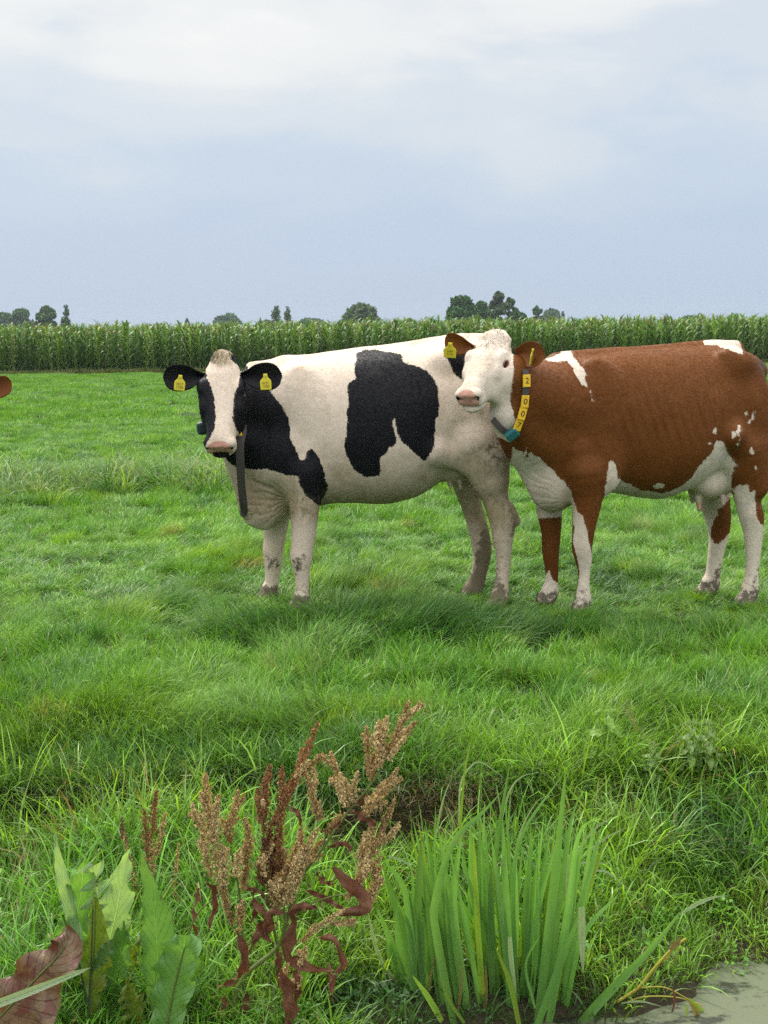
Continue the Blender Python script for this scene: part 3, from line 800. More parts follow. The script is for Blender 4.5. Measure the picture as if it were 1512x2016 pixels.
    dirt = np.maximum.reduce([soft(mud, 14) * np.where(farleg, .98, .30), soft(mud2, 12) * np.where(farleg, .1, .68), soft(mud3, 25) * .33, soft(mud4, 8) * .6,
                              soft(knee, 10) * .42 * ~farleg, soft(knee2, 10) * .36, np.maximum(.38 * sstep(1120, 1200, Q[:, 1]), .62 * sstep(.085, .045, V[:, 2])), .16 * sstep(870, 930, Q[:, 0]), .26 * sstep(940, 990, Q[:, 1]) * sstep(1060, 1000, Q[:, 1])])
    stain = .85 * sstep(840, 985, Q[:, 1] + (Q[:, 0] > 870) * 10) * sstep(1060, 1000, Q[:, 1]) + .35 * sstep(860, 960, Q[:, 0]) * sstep(740, 850, Q[:, 1])
    stain = np.where(onhead, .05, np.clip(stain, 0, 1))
    speck = np.zeros(len(V))
    V = ribs(V, F, Q, 0, 690, 850, 17., YB, amp=.002)
    at_all = dict(pat=pat, pink=pink, black=black, dirt=dirt, stain=stain, speck=speck)
    # ears join the same skin
    VV = [V]; FF = [F]; n = len(V)
    Ye = Yh - .01
    ears = [(P(404, 742, Ye + .03), P(321, 742, Ye - .05), [-.25, -1, -.12], px2m(56, Ye)), (P(474, 742, Ye + .03), P(555, 738, Ye - .05), [.25, -1, -.12], px2m(58, Ye))]
    fr = []
    for bs, tp_, fc, wd in ears:
        v, f, frm = ear_geo(bs, tp_, fc, wd, .38, fold=.10); VV.append(v); FF.append(f + n); n += len(v); fr.append(frm)
        for k2, val in (('pat', 40.), ('pink', 0), ('black', 0), ('dirt', 0), ('stain', 0), ('speck', 0)):
            at_all[k2] = np.concatenate([at_all[k2], np.full(len(v), val)])
    V = np.concatenate(VV); F = np.concatenate(FF)
    root = empty('cow', (b[0] * 0 + P(760, 900, YB)[0], YB, 0))
    tag(root, 'black and white cow with a white blaze, facing the camera beside the brown one', 'cow')
    M = coat('black_pied_coat', (.0075, .0075, .0095), (.74, .625, .52), (.012, .012, .015), 1.3)
    V2, F2, at2 = grow_coat(V, F, at_all, 220000, .014, .0014, 3)
    body = body_object(V2, F2, root, at2, M)
    for s in (-1, 1):
        e = eyeball(root, at(.235, s * .108, -.050), A, (.023, .016, .017))
    cam_up = np.array([0, 0, 1.])
    c1 = P(354, 754, Ye - .115); ear_tag(root, c1, [1, 0.15, -.12], [.10, 0, 1], px2m(20, Ye), px2m(30, Ye), [('0057', .019, -.006), ('1088', .021, -.024)])
    c2 = P(523, 752, Ye - .115); ear_tag(root, c2, [1, -.15, .03], [.04, 0, 1], px2m(21, Ye), px2m(31, Ye), [('0057', .019, -.006), ('1088', .021, -.024)])
    # collar
    bv = BVHTree.FromPolygons([tuple(x) for x in V[:len(at_all['pat'])]], [tuple(int(i) for i in f) for f in F])
    # hair of the poll
    rg = np.random.default_rng(4)
    k = 420; v_ = rg.normal(0, .022, k); rt = np.array([at(rg.uniform(-.045, .05), x, rg.uniform(-.005, .012)) for x in v_])
    hair_tuft(root, rt, np.tile(A[0] * .95 + A[2] * .22, (k, 1)) + np.outer(v_ * 4 + rg.normal(0, .12, k), A[1]), .045, M_tuft, 3, w=.0013, droop=.15, bv=bv, lift=.22)
    way = spline([P(474, 742, 7.70), P(472, 800, 7.56), P(472, 842, 7.42), P(473, 905, 7.42), P(476, 960, 7.52), P(481, 1006, 7.64), P(474, 1000, 7.8), P(452, 900, 7.86), P(425, 850, 7.80), P(400, 842, 7.60)], 60)
    pts = []; nn = []
    for w_ in way:
        p, nm, i, dist = bv.find_nearest(Vector(w_)); d_ = np.array(w_) - np.array(p)
        nv = np.array(nm); ins = d_ @ nv < 0
        pts.append(np.array(p) + nv * .006 if ins and proj(np.array([w_]))[0, 1] > 830 else np.array(w_)); nn.append(nv * .3 + np.array([-.15, -1, -.1]) * (w_[1] < 7.72))
    def sm(a, k):
        a = np.array(a)
        for _ in range(k): a[1:-1] = (a[:-2] + a[1:-1] * 2 + a[2:]) / 4
        return a
    pts = sm(pts, 3); nn = nrm(sm(nn, 12))
    col, T, S_ = strap(root, pts, nn, .046, M_strap)
    c = P(398, 843, 7.50)
    box_between(col, c, np.array([1., .2, .1]), np.array([-.2, 1, 0]), np.array([-.1, 0, 1.]), (.060, .07, .074), [M_tealdark], 'sensor_box', .3)
    i = 13
    ic = P(472.5, 853, 7.385)
    box_between(col, ic, np.array([.93, -.1, .3]), np.array([-.3, 0, .95]), np.array([.1, .99, 0]), (.018, .030, .012), [M_amber], 'number_plate', .2)
    return root
# ------------------------------------------------------------------ the brown and white cow
def build_red_cow():
    Y0 = 7.45
    Yx = lambda x: Y0 + (x - 1040) / 460 * .42
    lo = P(860, 1225, 7.5); hi = P(1530, 640, 7.75)
    S = Field([lo[0], 6.75, -.05], [hi[0] + .08, 8.22, 1.66], .0085)
    q = lambda x, y, dy=0.: P(x, y, Yx(x) + dy)
    qm = lambda x, y, dy=0.: P(x, y, Yx(x)) + np.array([dy * -.17, dy, 0.])   # keeps the size of the middle plane
    m = lambda r: px2m(r, 7.6)
    st = [(1048, 735, 940, .11), (1065, 716, 978, .17), (1100, 703, 1002, .22), (1150, 696, 975, .255), (1200, 690, 968, .29), (1250, 688, 979, .335), (1300, 685, 983, .365),
          (1350, 682, 962, .36), (1395, 678, 935, .33), (1435, 678, 930, .30), (1458, 689, 925, .25), (1474, 708, 900, .19), (1487, 745, 850, .10)]
    a = np.array([1, .42 / 460 * FPX / 7.6, 0]); a /= np.linalg.norm(a); lat = np.array([-a[1], a[0], 0])
    org = P(1040, 850, Y0) * [1, 1, 0]
    us = [(P(s[0], 850, Yx(s[0])) * [1, 1, 0] - org) @ a for s in st]
    S.loft(org, [a, lat, [0, 0, 1]], us, [s[3] for s in st], [q(s[0], s[1])[2] for s in st], [q(s[0], s[2])[2] for s in st], .05, 2.15)
    w = lambda x, y, s: P(x, y, Yx(x)) + lat * s
    S.chain([(w(1095, 708, 0), .03), (w(1160, 699, 0), .025), (w(1300, 689, 0), .02), (w(1390, 682, 0), .03), (w(1450, 683, 0), .035)], .05)
    for s in (-1, 1):
        S.ell(w(1145, 795, s * .195), [m(46), .075, m(88)], .10)
        S.ell(w(1150, 905, s * .195), [m(46), .085, m(66)], .05)
        S.cone(w(1110, 880, s * .2), m(20), w(1120, 940, s * .18), m(24), .05)
        S.ell(w(1408, 715, s * .232), [m(28), .055, m(18)], .10)
        S.cone(w(1412, 710, s * .20), .034, w(1476, 728, s * .10), .045, .10)
        S.ell(w(1433, 820, s * .19), [m(50), .105, m(110)], .06)
        S.cone(w(1432, 880, s * .20), m(42), w(1448, 950, s * .2), m(28), .05)
        S.ell(w(1368, 738, s * .41), [m(42), .08, m(34)], .07, cut=True)
        S.cone(w(1392, 700, s * .215), .03, w(1424, 790, s * .255), .03, .06)
        S.cone(w(1390, 850, s * .30), m(26), w(1425, 890, s * .25), m(18), .05)
    # chest
    S.ell(w(1078, 930, 0), [m(42), .17, m(68)], .06)
    S.ell(w(1086, 970, -.02), [m(32), .11, m(30)], .06)
    S.cone(w(1118, 940, -.27), .006, w(1098, 1005, -.22), .006, .035, cut=True)
    for (x0, y0, x1, y1) in ((1075, 925, 1118, 960), (1050, 960, 1105, 985), (1040, 920, 1085, 955)): S.cone(w(x0, y0, -.20), .007, w(x1, y1, -.22), .007, .03, cut=True)
    # neck
    S.chain([(w(1120, 790, 0), m(84)), (w(1068, 790, -.08), m(74)), (q(1030, 770, -.17), m(56)), (q(1008, 745, -.22), m(44))], .06)
    S.chain([(w(1085, 860, 0), m(84)), (q(1040, 850, -.10), m(56)), (q(1003, 815, -.2), m(38))], .06)
    S.chain([(q(1005, 852, -.17), .035), (q(1012, 880, -.1), .05), (w(1044, 935, 0), .05)], .05)
    # udder
    S.ell(w(1402, 935, -.02), [m(42), .16, m(48)], .03)
    S.ell(w(1375, 950, -.10), [m(28), .09, m(28)], .04)
    for x, dy, y2 in ((1357, -.10, 1000), (1401, -.13, 1001), (1413, .02, 990), (1372, .06, 990)): S.cone(w(x, y2 - 24, dy), .020, w(x + 2, y2, dy), .012, .014)
    near, far = -.20, .16
    def lg(dy, pts):
        c = [(P(x, y, Yx(x) + dy), px2m(r, Yx(x) + dy)) for x, y, r in pts]; S.chain(c, .035)
    def hf(x, y, dy, r): hoof(S, x, y, Yx(x) + dy, r)
    lg(near, [(1152, 930, 42), (1156, 975, 32), (1152, 1018, 25), (1148, 1055, 21.5), (1146, 1078, 20.5), (1149, 1105, 16), (1150, 1125, 12.2), (1149, 1150, 12), (1148, 1172, 14.5)]); hf(1149, 1196, near, 16)
    lg(far, [(1085, 950, 32), (1082, 1000, 26), (1085, 1045, 20), (1084, 1085, 17), (1086, 1115, 14), (1086, 1140, 12.5), (1084, 1165, 15)]); hf(1082, 1178, far, 16.5)
    lg(near, [(1455, 905, 42), (1465, 945, 30), (1471, 985, 24), (1479, 1015, 24), (1482, 1040, 20), (1483, 1075, 16), (1482, 1105, 13.5), (1480, 1131, 13.5), (1477, 1155, 16)]); hf(1475, 1182, near, 18)
    S.cone(w(1492, 985, near), .012, w(1502, 1012, near), .026, .025)
    lg(far, [(1415, 920, 40), (1406, 975, 31), (1413, 1015, 26), (1415, 1052, 20), (1409, 1090, 15.5), (1405, 1120, 14.5), (1401, 1148, 16.5)]); hf(1396, 1164, far, 18)
    S.cone(w(1425, 980, far), .012, w(1434, 1014, far), .024, .025)
    S.chain([(w(1480, 720, 0), .035), (w(1496, 770, .04), .020), (w(1507, 860, .10), .016), (w(1507, 900, .13), .016), (w(1506, 930, .14), .03), (w(1505, 975, .14), .034), (w(1506, 1005, .14), .012)], .03)
    Yh = 7.16
    A = frame_of(R(30), R(38)); o = P(974, 659, Yh + .13); Lh = .475; WD = 1.2
    at = add_head(S, o, A, Lh, WD, mz=.86); g = Lh / .57
    S.ell(at(.015, 0, -.035), np.array([.055, .088, .055]) * g, .05, A)
    V, F = S.surface()
    Q = proj(V)
    hd = V - o; u = hd @ A[0] / g; wv = hd @ A[2] / g / WD
    white_head = [(870, 630), (1000, 636), (1014, 664), (1010, 700), (1011, 730), (1007, 760), (1004, 790), (1010, 812), (1014, 830), (1010, 842), (1004, 872), (960, 850), (870, 830)]
    white_chest = [(1009, 880), (1016, 884), (1027, 889), (1031, 895), (1036, 881), (1037, 893), (1031, 906), (1040, 897), (1044, 889), (1050, 895), (1063, 901.5), (1072, 912), (1088.6, 925), (1097, 937), (1112, 950), (1122, 962), (1126, 985), (1120, 1016), (1040, 1022), (1000, 960)]
    white_foreleg = [(1124, 975), (1131, 990), (1138, 1008), (1148, 1016), (1155, 1048), (1161, 1076), (1166, 1090), (1172, 1130), (1175, 1230), (1120, 1230), (1138, 1150), (1141, 1122), (1137, 1105), (1128, 1066), (1131, 1040), (1127, 1010)]
    white_pastern = [(1062, 1158), (1072, 1136), (1080, 1120), (1088, 1142), (1102, 1150), (1118, 1230), (1050, 1230)]
    stripe = [(1072, 707), (1095, 700), (1108, 690), (1124, 690), (1128, 702), (1137, 713), (1147, 724), (1154, 735), (1150, 741), (1155, 753), (1157, 762), (1147, 759), (1135, 742), (1127, 725), (1117, 711), (1097, 712), (1078, 710)]
    sliver = [(1160, 767), (1163, 768), (1168, 790), (1165.5, 790)]
    rumpw = [(1384, 668), (1411, 666), (1454, 668), (1459, 684), (1463, 697), (1448, 695), (1434, 689), (1411, 681), (1386, 678.5)]
    belly = [(1197, 910), (1204, 905), (1211, 913), (1216, 928), (1215, 940), (1228, 948), (1245, 957), (1262, 966), (1285, 968), (1300, 972), (1325, 966), (1345, 955), (1362, 940), (1376, 918), (1388, 904), (1398, 893), (1404, 884), (1409, 868), (1419, 867), (1428, 880), (1434, 893), (1443, 903), (1450, 918), (1444, 925), (1440, 938), (1440, 975), (1420, 1000), (1190, 1000), (1192, 960)]
    spot1 = [(1285, 957), (1297, 951), (1309, 955), (1303, 962), (1290, 963)]
    hind = [(1443, 962), (1455, 952), (1463, 957), (1470, 952), (1476, 968), (1480, 970), (1485, 962), (1487, 989), (1489, 1017), (1494, 1028), (1504, 1036), (1512, 1060), (1500, 1230), (1440, 1230), (1450, 1010)]
    flecks = [[(1465, 812), (1470, 809), (1473, 817), (1469, 819)], [(1482, 809), (1485, 808), (1484, 824), (1476, 834), (1472, 833), (1474, 826), (1478, 828)], [(1452, 836), (1458, 838), (1457, 852), (1454, 868), (1451, 850)], [(1440, 850), (1449, 849), (1449, 860), (1442, 863)], [(1402, 852), (1407, 840), (1410, 848), (1408, 856)], [(1473, 887), (1480, 880), (1485, 893), (1478, 896)], [(1449, 873), (1454, 871), (1452, 882)], [(1484, 915), (1490, 920), (1488, 928)], [(1392, 873), (1399, 869), (1400, 876)]]
    farhind = [(1368, 960), (1410, 985), (1414, 1010), (1404, 1025), (1398, 1050), (1405, 1070), (1414, 1072), (1424, 1062), (1440, 1045), (1445, 1100), (1420, 1230), (1360, 1230)]
    isfar = (V - org) @ lat > .03
    wh = polys(Q, [white_chest, stripe, sliver, rumpw, belly, spot1] + flecks)
    wh = np.maximum(wh, np.where(V[:, 1] < 7.42, poly_sd(Q, white_head), -40))
    wh = np.maximum(wh, np.where(isfar, polys(Q, [white_pastern, farhind]), polys(Q, [white_foreleg, hind])))
    wh = np.maximum(wh, np.where((Q[:, 0] > 1496) & (V[:, 1] > 7.78) & (Q[:, 1] < 1012), (Q[:, 1] - 905) * .5, -50))
    pat = -wh
    pad = [(892, 768), (900, 764), (925, 765), (936, 771), (938, 785), (932, 798), (915, 801), (897, 797), (890, 785)]
    onhead = (u > .43) & (V[:, 1] < 7.3); vv = hd @ A[1] / g / WD
    pink = np.where(onhead, nose_pad(u, vv, wv), 0)
    pink = np.maximum(pink, sstep(986, 992, Q[:, 1]) * (Q[:, 1] < 1010) * (Q[:, 0] > 1345) * (Q[:, 0] < 1425) * (V[:, 1] < 7.64) * (V[:, 1] > 7.4))
    hN = vnormals(V, F); cu = fbm(V[:, 0] * 45 + V[:, 1] * 20, V[:, 2] * 45 - V[:, 1] * 30, 81, 3); V = V + hN * (.011 * (np.abs(cu - .5) * 2 - .35) * sstep(.20, .06, u) * (wv > -.12) * (V[:, 1] < 7.35) + .004 * (fbm(V[:, 0] * 22 + V[:, 1] * 9, V[:, 2] * 22, 82, 2) - .5) * (u > -.02) * (V[:, 1] < 7.3))[:, None]
    V = folds(V, F, Q, 1122, 985, 1012, 1112, 900, 1002, .0014)
    for s in (-1, 1): pink = np.maximum(pink, .62 * sstep(.042, .026, np.linalg.norm((V - at(.235, s * .119, -.05)) / np.array([1., 1, .9]), axis=1)))
    black = np.zeros(len(V))
    for s in (-1, 1): black = np.maximum(black, sstep(.019, .012, np.linalg.norm(V - at(.568, s * .057, -.049), axis=1)) * .9)
    soft = lambda p, w_: sstep(-w_, w_, poly_sd(Q, p))
    dirt = np.maximum.reduce([soft([(1395, 1180), (1405, 1120), (1425, 1110), (1418, 1180)], 12) * isfar * .55, soft([(1455, 1190), (1485, 1120), (1500, 1110), (1498, 1190)], 12) * ~isfar * .32, np.maximum(.30 * sstep(1120, 1190, Q[:, 1]), .55 * sstep(.085, .045, V[:, 2])), soft([(1490, 705), (1512, 710), (1512, 750), (1488, 745)], 10) * .42])
    stain = np.clip(.55 * sstep(935, 985, Q[:, 1]) * sstep(1040, 1000, Q[:, 1]) * (Q[:, 0] < 1440), 0, 1)
    speck = np.maximum(soft([(1445, 870), (1485, 890), (1485, 955), (1440, 955)], 14) * 0, 0)
    # roan fringe round the white of the thigh
    fr_ = soft([(1420, 870), (1450, 890), (1485, 900), (1490, 960), (1445, 965), (1432, 910)], 12)
    pat = np.where(~isfar, pat * (1 - .55 * fr_) , pat)
    V = ribs(V, F, Q, 0, 1200, 1400, 20., 7.6, .30, 725, 900, .0032)
    at_all = dict(pat=pat, pink=pink, black=black, dirt=dirt, stain=stain, speck=speck)
    VV = [V]; FF = [F]; n = len(V)
    ears = [(at(.075, -.095, -.045), P(876, 668, Yh + .22), [-.35, -1, -.35], .125, .42), (P(1016, 697, Yh + .06), P(1073, 699, Yh - .10), [-.20, -1, .05], .150, .5)]
    for bs, tp_, fc, wd, cup in ears:
        v, f, frm = ear_geo(bs, tp_, fc, wd, cup, fold=.16); VV.append(v); FF.append(f + n); n += len(v)
        for k2, val in (('pat', 40.), ('pink', 0), ('black', 0), ('dirt', 0), ('stain', 0), ('speck', 0)):
            at_all[k2] = np.concatenate([at_all[k2], np.full(len(v), val)])
    V = np.concatenate(VV); F = np.concatenate(FF)
    root = empty('cow', (P(1270, 900, 7.6)[0], 7.6, 0))
    tag(root, 'reddish brown cow with a white face and a collar of yellow number plates', 'cow')
    M = coat('brown_pied_coat', (.120, .039, .0082), (.72, .63, .53), (.195, .067, .0145), 1.3)
    V2, F2, at2 = grow_coat(V, F, at_all, 220000, .014, .0014, 4)
    body_object(V2, F2, root, at2, M)
    for s in (-1, 1): eyeball(root, at(.235, s * .107, -.048), A, (.025, .019, .018))
    c1 = P(886, 690, Yh + .13); ear_tag(root, c1, [1, -.2, -.1], [-.12, -.35, 1], px2m(24, Yh), px2m(32, Yh), [('2007', .019, -.004), ('5174', .017, -.022)])
    c2 = P(1047, 702, Yh - .085); ear_tag(root, c2, [.33, 1, 0.1], [.20, 0.1, 1], px2m(22, Yh), px2m(31, Yh), [('2007', .019, -.006), ('5174', .017, -.024)])
    nb = len(at_all['pat'])
    bv = BVHTree.FromPolygons([tuple(x) for x in V], [tuple(int(i) for i in f) for f in F])
    rg = np.random.default_rng(9); k = 420
    rt = np.array([at(rg.uniform(-.03, .15), rg.normal(0, .04), rg.uniform(.004, .016)) for _ in range(k)])
    M_curl = plain('white_curls', (.74, .67, .58), .75, .2, .15, 40)
    hair_tuft(root, rt, np.tile(A[0] * .8 + A[2] * .1, (k, 1)) + np.outer(rg.normal(0, .45, k), A[1]), .032, M_curl, 5, w=.0016, droop=.05, bv=bv, lift=.25)
    k = 160
    rt = np.array([w(1506, 955, .14) + rg.normal(0, [.02, .02, .09]) for _ in range(k)])
    hair_tuft(root, rt, np.tile([0.05, 0, -1.], (k, 1)), .16, M_tuft, 8, 'tail_hair', .003, .2)
    # collar with number plates
    way = [P(1032, 728, 7.0), P(1033, 742, 7.0), P(1033, 770, 7.0), P(1030, 795, 7.0), P(1024, 818, 7.0), P(1016, 838, 7.0), P(1004, 852, 7.02), P(988, 842, 7.08), P(972, 824, 7.16)]
    way = spline(way, 56); pts = []; nn = []
    for w_ in way:      # drop the band onto the neck along the line of sight, then lift it off the hair
        d = Vector(w_) - Vector((0, 0, CAM_H)); d.normalize()
        hit, nm, i, dist = bv.ray_cast(Vector(w_) - d * .3, d)
        if hit is None: hit, nm, i, dist = bv.find_nearest(Vector(w_) + d * .25)
        pts.append(np.array(hit) + np.array(nm) * .006); nn.append(np.array(nm))
    def sm(a_, k_):
        a_ = np.array(a_)
        for _ in range(k_): a_[1:-1] = (a_[:-2] + a_[1:-1] * 2 + a_[2:]) / 4
        return a_
    pts = sm(pts, 6); nn = nrm(sm(nn, 20) + np.array([.35, -.55, 0]))
    pts = pts + nn * .004
    col, T, S_ = strap(root, pts, nn, .034, M_strap)
    pq = proj(pts)
    for txt, y in (('2', 748), ('0', 790), ('0', 814), ('7', 835)):
        i = int(np.argmin(np.abs(pq[:44, 1] - y))); X = -T[i]; Z = nn[i]; X = nrm(X - Z * (X @ Z)); Yv = np.cross(Z, X); c = pts[i] + Z * .010
        mb = MB(); hx, hy = .033, .0215
        Vv, Fq, Tt = slab([(-hx, -hy), (hx, -hy), (hx, hy), (-hx, hy)], .010, c, X, Yv, Z, .06); mb.add(Vv, Fq); mb.F3.append(Tt + mb.n - len(Vv)); mb.m3 += [0] * len(Tt)
        tv, tt = text_mesh(txt, .044); X2, Y2 = -Yv, X
        mb.add(c + tv[:, :1] * X2 * 1.1 + tv[:, 1:2] * Y2 * 1.0 + (tv[:, 2:] + .0058) * Z, tt, 1)
        link('number_plate', mb.mesh('number_plate', [M_amber, M_ink], False), col)
    i = int(np.argmin(np.hypot(pq[:, 0] - 1007, pq[:, 1] - 850))); X = T[i]; Z = nn[i]; X = nrm(X - Z * (X @ Z)); Yv = np.cross(Z, X)
    box_between(col, pts[i] + Z * .022, X, Yv, Z, (.072, .052, .04), [M_teal], 'sensor_box', .22)
    return root
def mirrored_cow(src):
    """a smaller animal standing out of the picture on the left; only its ear tip looks in"""
    M = coat('plain_brown_coat', (.17, .055, .018), (.19, .06, .02), (.21, .07, .022), .5)
    body = [c for c in src.children if c.name.startswith('body')][0]
    me = body.data.copy(); n = len(me.vertices); co = np.empty(n * 3, np.float32); me.vertices.foreach_get('co', co); co = co.reshape(-1, 3)
    k = .893; ref = P(873, 690, 7.36); tgt = P(25, 771, 6.25)
    c2 = co.copy(); c2[:, 0] = -(co[:, 0] - ref[0]) * k; c2[:, 1] = (co[:, 1] - ref[1]) * k; c2[:, 2] = co[:, 2] * k
    off = np.array([tgt[0], tgt[1], 0]); c2[:, :2] += off[:2]
    me.vertices.foreach_set('co', c2.ravel())
    a = me.attributes['pat']; a.data.foreach_set('value', np.full(n, 40, np.float32))
    me.flip_normals(); me.update(); me.materials.clear(); me.materials.append(M)
    root = empty('cow', (float(c2[:, 0].mean()), float(c2[:, 1].mean()), 0))
    tag(root, 'brown cow out of the picture on the left with just its ear showing', 'cow')
    link('body', me, root)
    for e in [c for c in src.children if c.name.startswith('eye')]:
        m2 = e.data.copy()
        for v in m2.vertices:
            v.co = Vector((-(v.co.x - ref[0]) * k + off[0], (v.co.y - ref[1]) * k + off[1], v.co.z * k))
        m2.flip_normals(); link('eye', m2, root)
    print('mirror ear z', (ref[2] * k), 'want', tgt[2])
    return root
if 'c' not in PV:
    cow1 = build_black_cow()
    cow2 = build_red_cow()
    cow3 = mirrored_cow(cow2)
# ------------------------------------------------------------------ grass: blades in clumps, clumps spread over the ground
def blade(mb, p0, az, tilt, droop, L, w, bl, seg=4, twist=0.0, kink=0.0):
    s = np.linspace(0, 1, seg + 1)
    th = tilt + droop * s ** 1.4 + kink * (s > .62)
    ds = L / seg
    r = np.concatenate([[0], np.cumsum(np.sin(th[:-1]) * ds)]); z = np.concatenate([[0], np.cumsum(np.cos(th[:-1]) * ds)])
    ca, sa = math.cos(az), math.sin(az)
    pts = np.array(p0) + np.stack([r * ca, r * sa, z], 1)
    ww = w * .5 * np.minimum(1, .55 + 1.4 * s) * (1 - s ** 2.2 * .97)
    ta = az + math.pi / 2 + twist
    sd = np.array([math.cos(ta), math.sin(ta), 0.0])
    V = np.concatenate([pts - sd * ww[:, None], pts + sd * ww[:, None]]); n = seg + 1; i = np.arange(seg)
    mb.add(V, np.stack([i, i + 1, n + i + 1, n + i], 1), bl=bl)
def clump_mesh(name, mat, n, rad, lmin, lmax, w, tilt, droop, seed, lean=None, spread=math.pi, seg=4, dry=0.0):
    rg = np.random.default_rng(seed); mb = MB()
    for k in range(n):
        a = rg.uniform(0, 2 * np.pi); r = rad * math.sqrt(rg.uniform(0, 1))
        az = a + rg.normal(0, .6) if lean is None else lean + rg.normal(0, spread)
        L = rg.uniform(lmin, lmax) * (1 - .25 * r / rad)
        blade(mb, (r * math.cos(a), r * math.sin(a), -.012), az, abs(rg.normal(tilt, .22)), max(0, rg.normal(droop, .35)), L, w * rg.uniform(.6, 1.25),
              float(np.clip(rg.normal(1, .22), .5, 1.7)), seg, rg.normal(0, .7), rg.uniform(.3, 1.4) if rg.uniform() < .12 else 0)
    return mb.mesh(name, [mat])
def leaf_clump(name, mat, n, rad, size, seed, h=.08):
    rg = np.random.default_rng(seed); mb = MB()
    for k in range(n):
        a = rg.uniform(0, 2 * np.pi); r = rad * math.sqrt(rg.uniform()); z = rg.uniform(.01, h)
        c = np.array([r * math.cos(a), r * math.sin(a), z]); az = rg.uniform(0, 2 * np.pi); t = rg.normal(.2, .3)
        d = np.array([math.cos(az) * math.cos(t), math.sin(az) * math.cos(t), math.sin(t)]); sd = np.array([-math.sin(az), math.cos(az), rg.normal(0, .3)]); l = size * rg.uniform(.6, 1.3)
        o = [(0, 0), (.3, .34), (.65, .30), (1, 0), (.65, -.30), (.3, -.34)]
        V = np.array([c + d * l * x + sd * l * y + np.array([0, 0, -.25 * l * x * x]) for x, y in o])
        mb.add(V, np.array([[0, 1, 2, 3], [0, 3, 4, 5]]), bl=float(np.clip(rg.normal(1, .2), .5, 1.6)))
    return mb.mesh(name, [mat])
M_grass = leafy('grass_blades')
SRC = bpy.data.collections.new('clump_shapes')      # shapes only, never linked to the scene
def source(col, me):
    o = bpy.data.objects.new(me.name, me); col.objects.link(o)
def scatter(name, pts, rot, scl, idx, tint, shapes, kind='stuff', label=None, cat=None):
    """one object: a clump shape instanced at every point"""
    me = mesh_np(name, pts, [], None) if False else bpy.data.meshes.new(name)
    n = len(pts); me.vertices.add(n); me.vertices.foreach_set('co', np.asarray(pts, np.float32).ravel())
    for nm, t, arr, key in (('rot', 'FLOAT_VECTOR', rot, 'vector'), ('scl', 'FLOAT_VECTOR', scl, 'vector'), ('idx', 'INT', idx, 'value'), ('tint', 'FLOAT_COLOR', np.concatenate([tint, np.ones((n, 1))], 1), 'color')):
        a = me.attributes.new(nm, t, 'POINT'); a.data.foreach_set(key, np.asarray(arr, np.int32 if t == 'INT' else np.float32).ravel())
    col = bpy.data.collections.new(name + '_shapes')
    for k, m in enumerate(shapes):
        o = bpy.data.objects.new('%s_%02d' % (name, k), m); col.objects.link(o)
    g = bpy.data.node_groups.new(name, 'GeometryNodeTree')
    g.interface.new_socket('Geometry', in_out='INPUT', socket_type='NodeSocketGeometry'); g.interface.new_socket('Geometry', in_out='OUTPUT', socket_type='NodeSocketGeometry')
    N = g.nodes; L = g.links
    gi = N.new('NodeGroupInput'); go = N.new('NodeGroupOutput')
    ci = N.new('GeometryNodeCollectionInfo'); ci.inputs['Collection'].default_value = col
    ci.inputs['Separate Children'].default_value = True; ci.inputs['Reset Children'].default_value = True
    ip = N.new('GeometryNodeInstanceOnPoints'); ip.inputs['Pick Instance'].default_value = True
    def na(nm, t):
        a = N.new('GeometryNodeInputNamedAttribute'); a.data_type = t; a.inputs['Name'].default_value = nm; return a.outputs['Attribute']
    L.new(gi.outputs[0], ip.inputs['Points']); L.new(ci.outputs[0], ip.inputs['Instance'])
    L.new(na('idx', 'INT'), ip.inputs['Instance Index']); L.new(na('rot', 'FLOAT_VECTOR'), ip.inputs['Rotation']); L.new(na('scl', 'FLOAT_VECTOR'), ip.inputs['Scale'])
    L.new(ip.outputs[0], go.inputs[0])
    o = link(name, me); md = o.modifiers.new('scatter', 'NODES'); md.node_group = g
    tag(o, label, cat, None, kind); return o
def spread_points(n, y0, y1, rg, pw=2.0, mx=.9, slope=.315):
    """points in the wedge the picture sees (and a margin at the sides), density even over the ground for pw=2"""
    u = rg.uniform(0, 1, n); y = (y0 ** pw + u * (y1 ** pw - y0 ** pw)) ** (1 / pw)
    x = rg.uniform(-1, 1, n) * (slope * y + mx); return x, y
def lerp(a, b, t): return np.asarray(a) * (1 - t[:, None]) + np.asarray(b) * t[:, None]
BRIGHT = (.185, .365, .028); MID = (.095, .245, .025); DARK = (.036, .125, .020); YELL = (.255, .405, .040); STRAW = (.36, .30, .14); BLUE = (.135, .235, .085)
def tuft_map(x, y):
    """0 short turf .. 1 long rank grass"""
    a = fbm(x * 1.15, y * .95, 21, 3); b = fbm(x * 2.7, y * 2.4, 22, 2)
    t = sstep(.56, .68, .65 * a + .35 * b)
    sw = np.exp(-(((x - px2x(700, 6.95)) / .62) ** 2 + ((y - 6.86 - .12 * np.sin(x * 3)) / .26) ** 2) ** 1.4) * 1.2           # the swathe before the black cow
    sw2 = np.exp(-(((x + .55) / .5) ** 2 + ((y - 5.2) / .22) ** 2))
    return np.clip(np.maximum(t * (.65 + .35 * sstep(9, 7, y)), np.maximum(sw, sw2)), 0, 1)
def px2x(px, Y): return (px - 756) / FPX * Y
def flow(x, y): return 2 * np.pi * (fbm(x * .55, y * .55, 41, 2) - .5) * 1.6 + .2
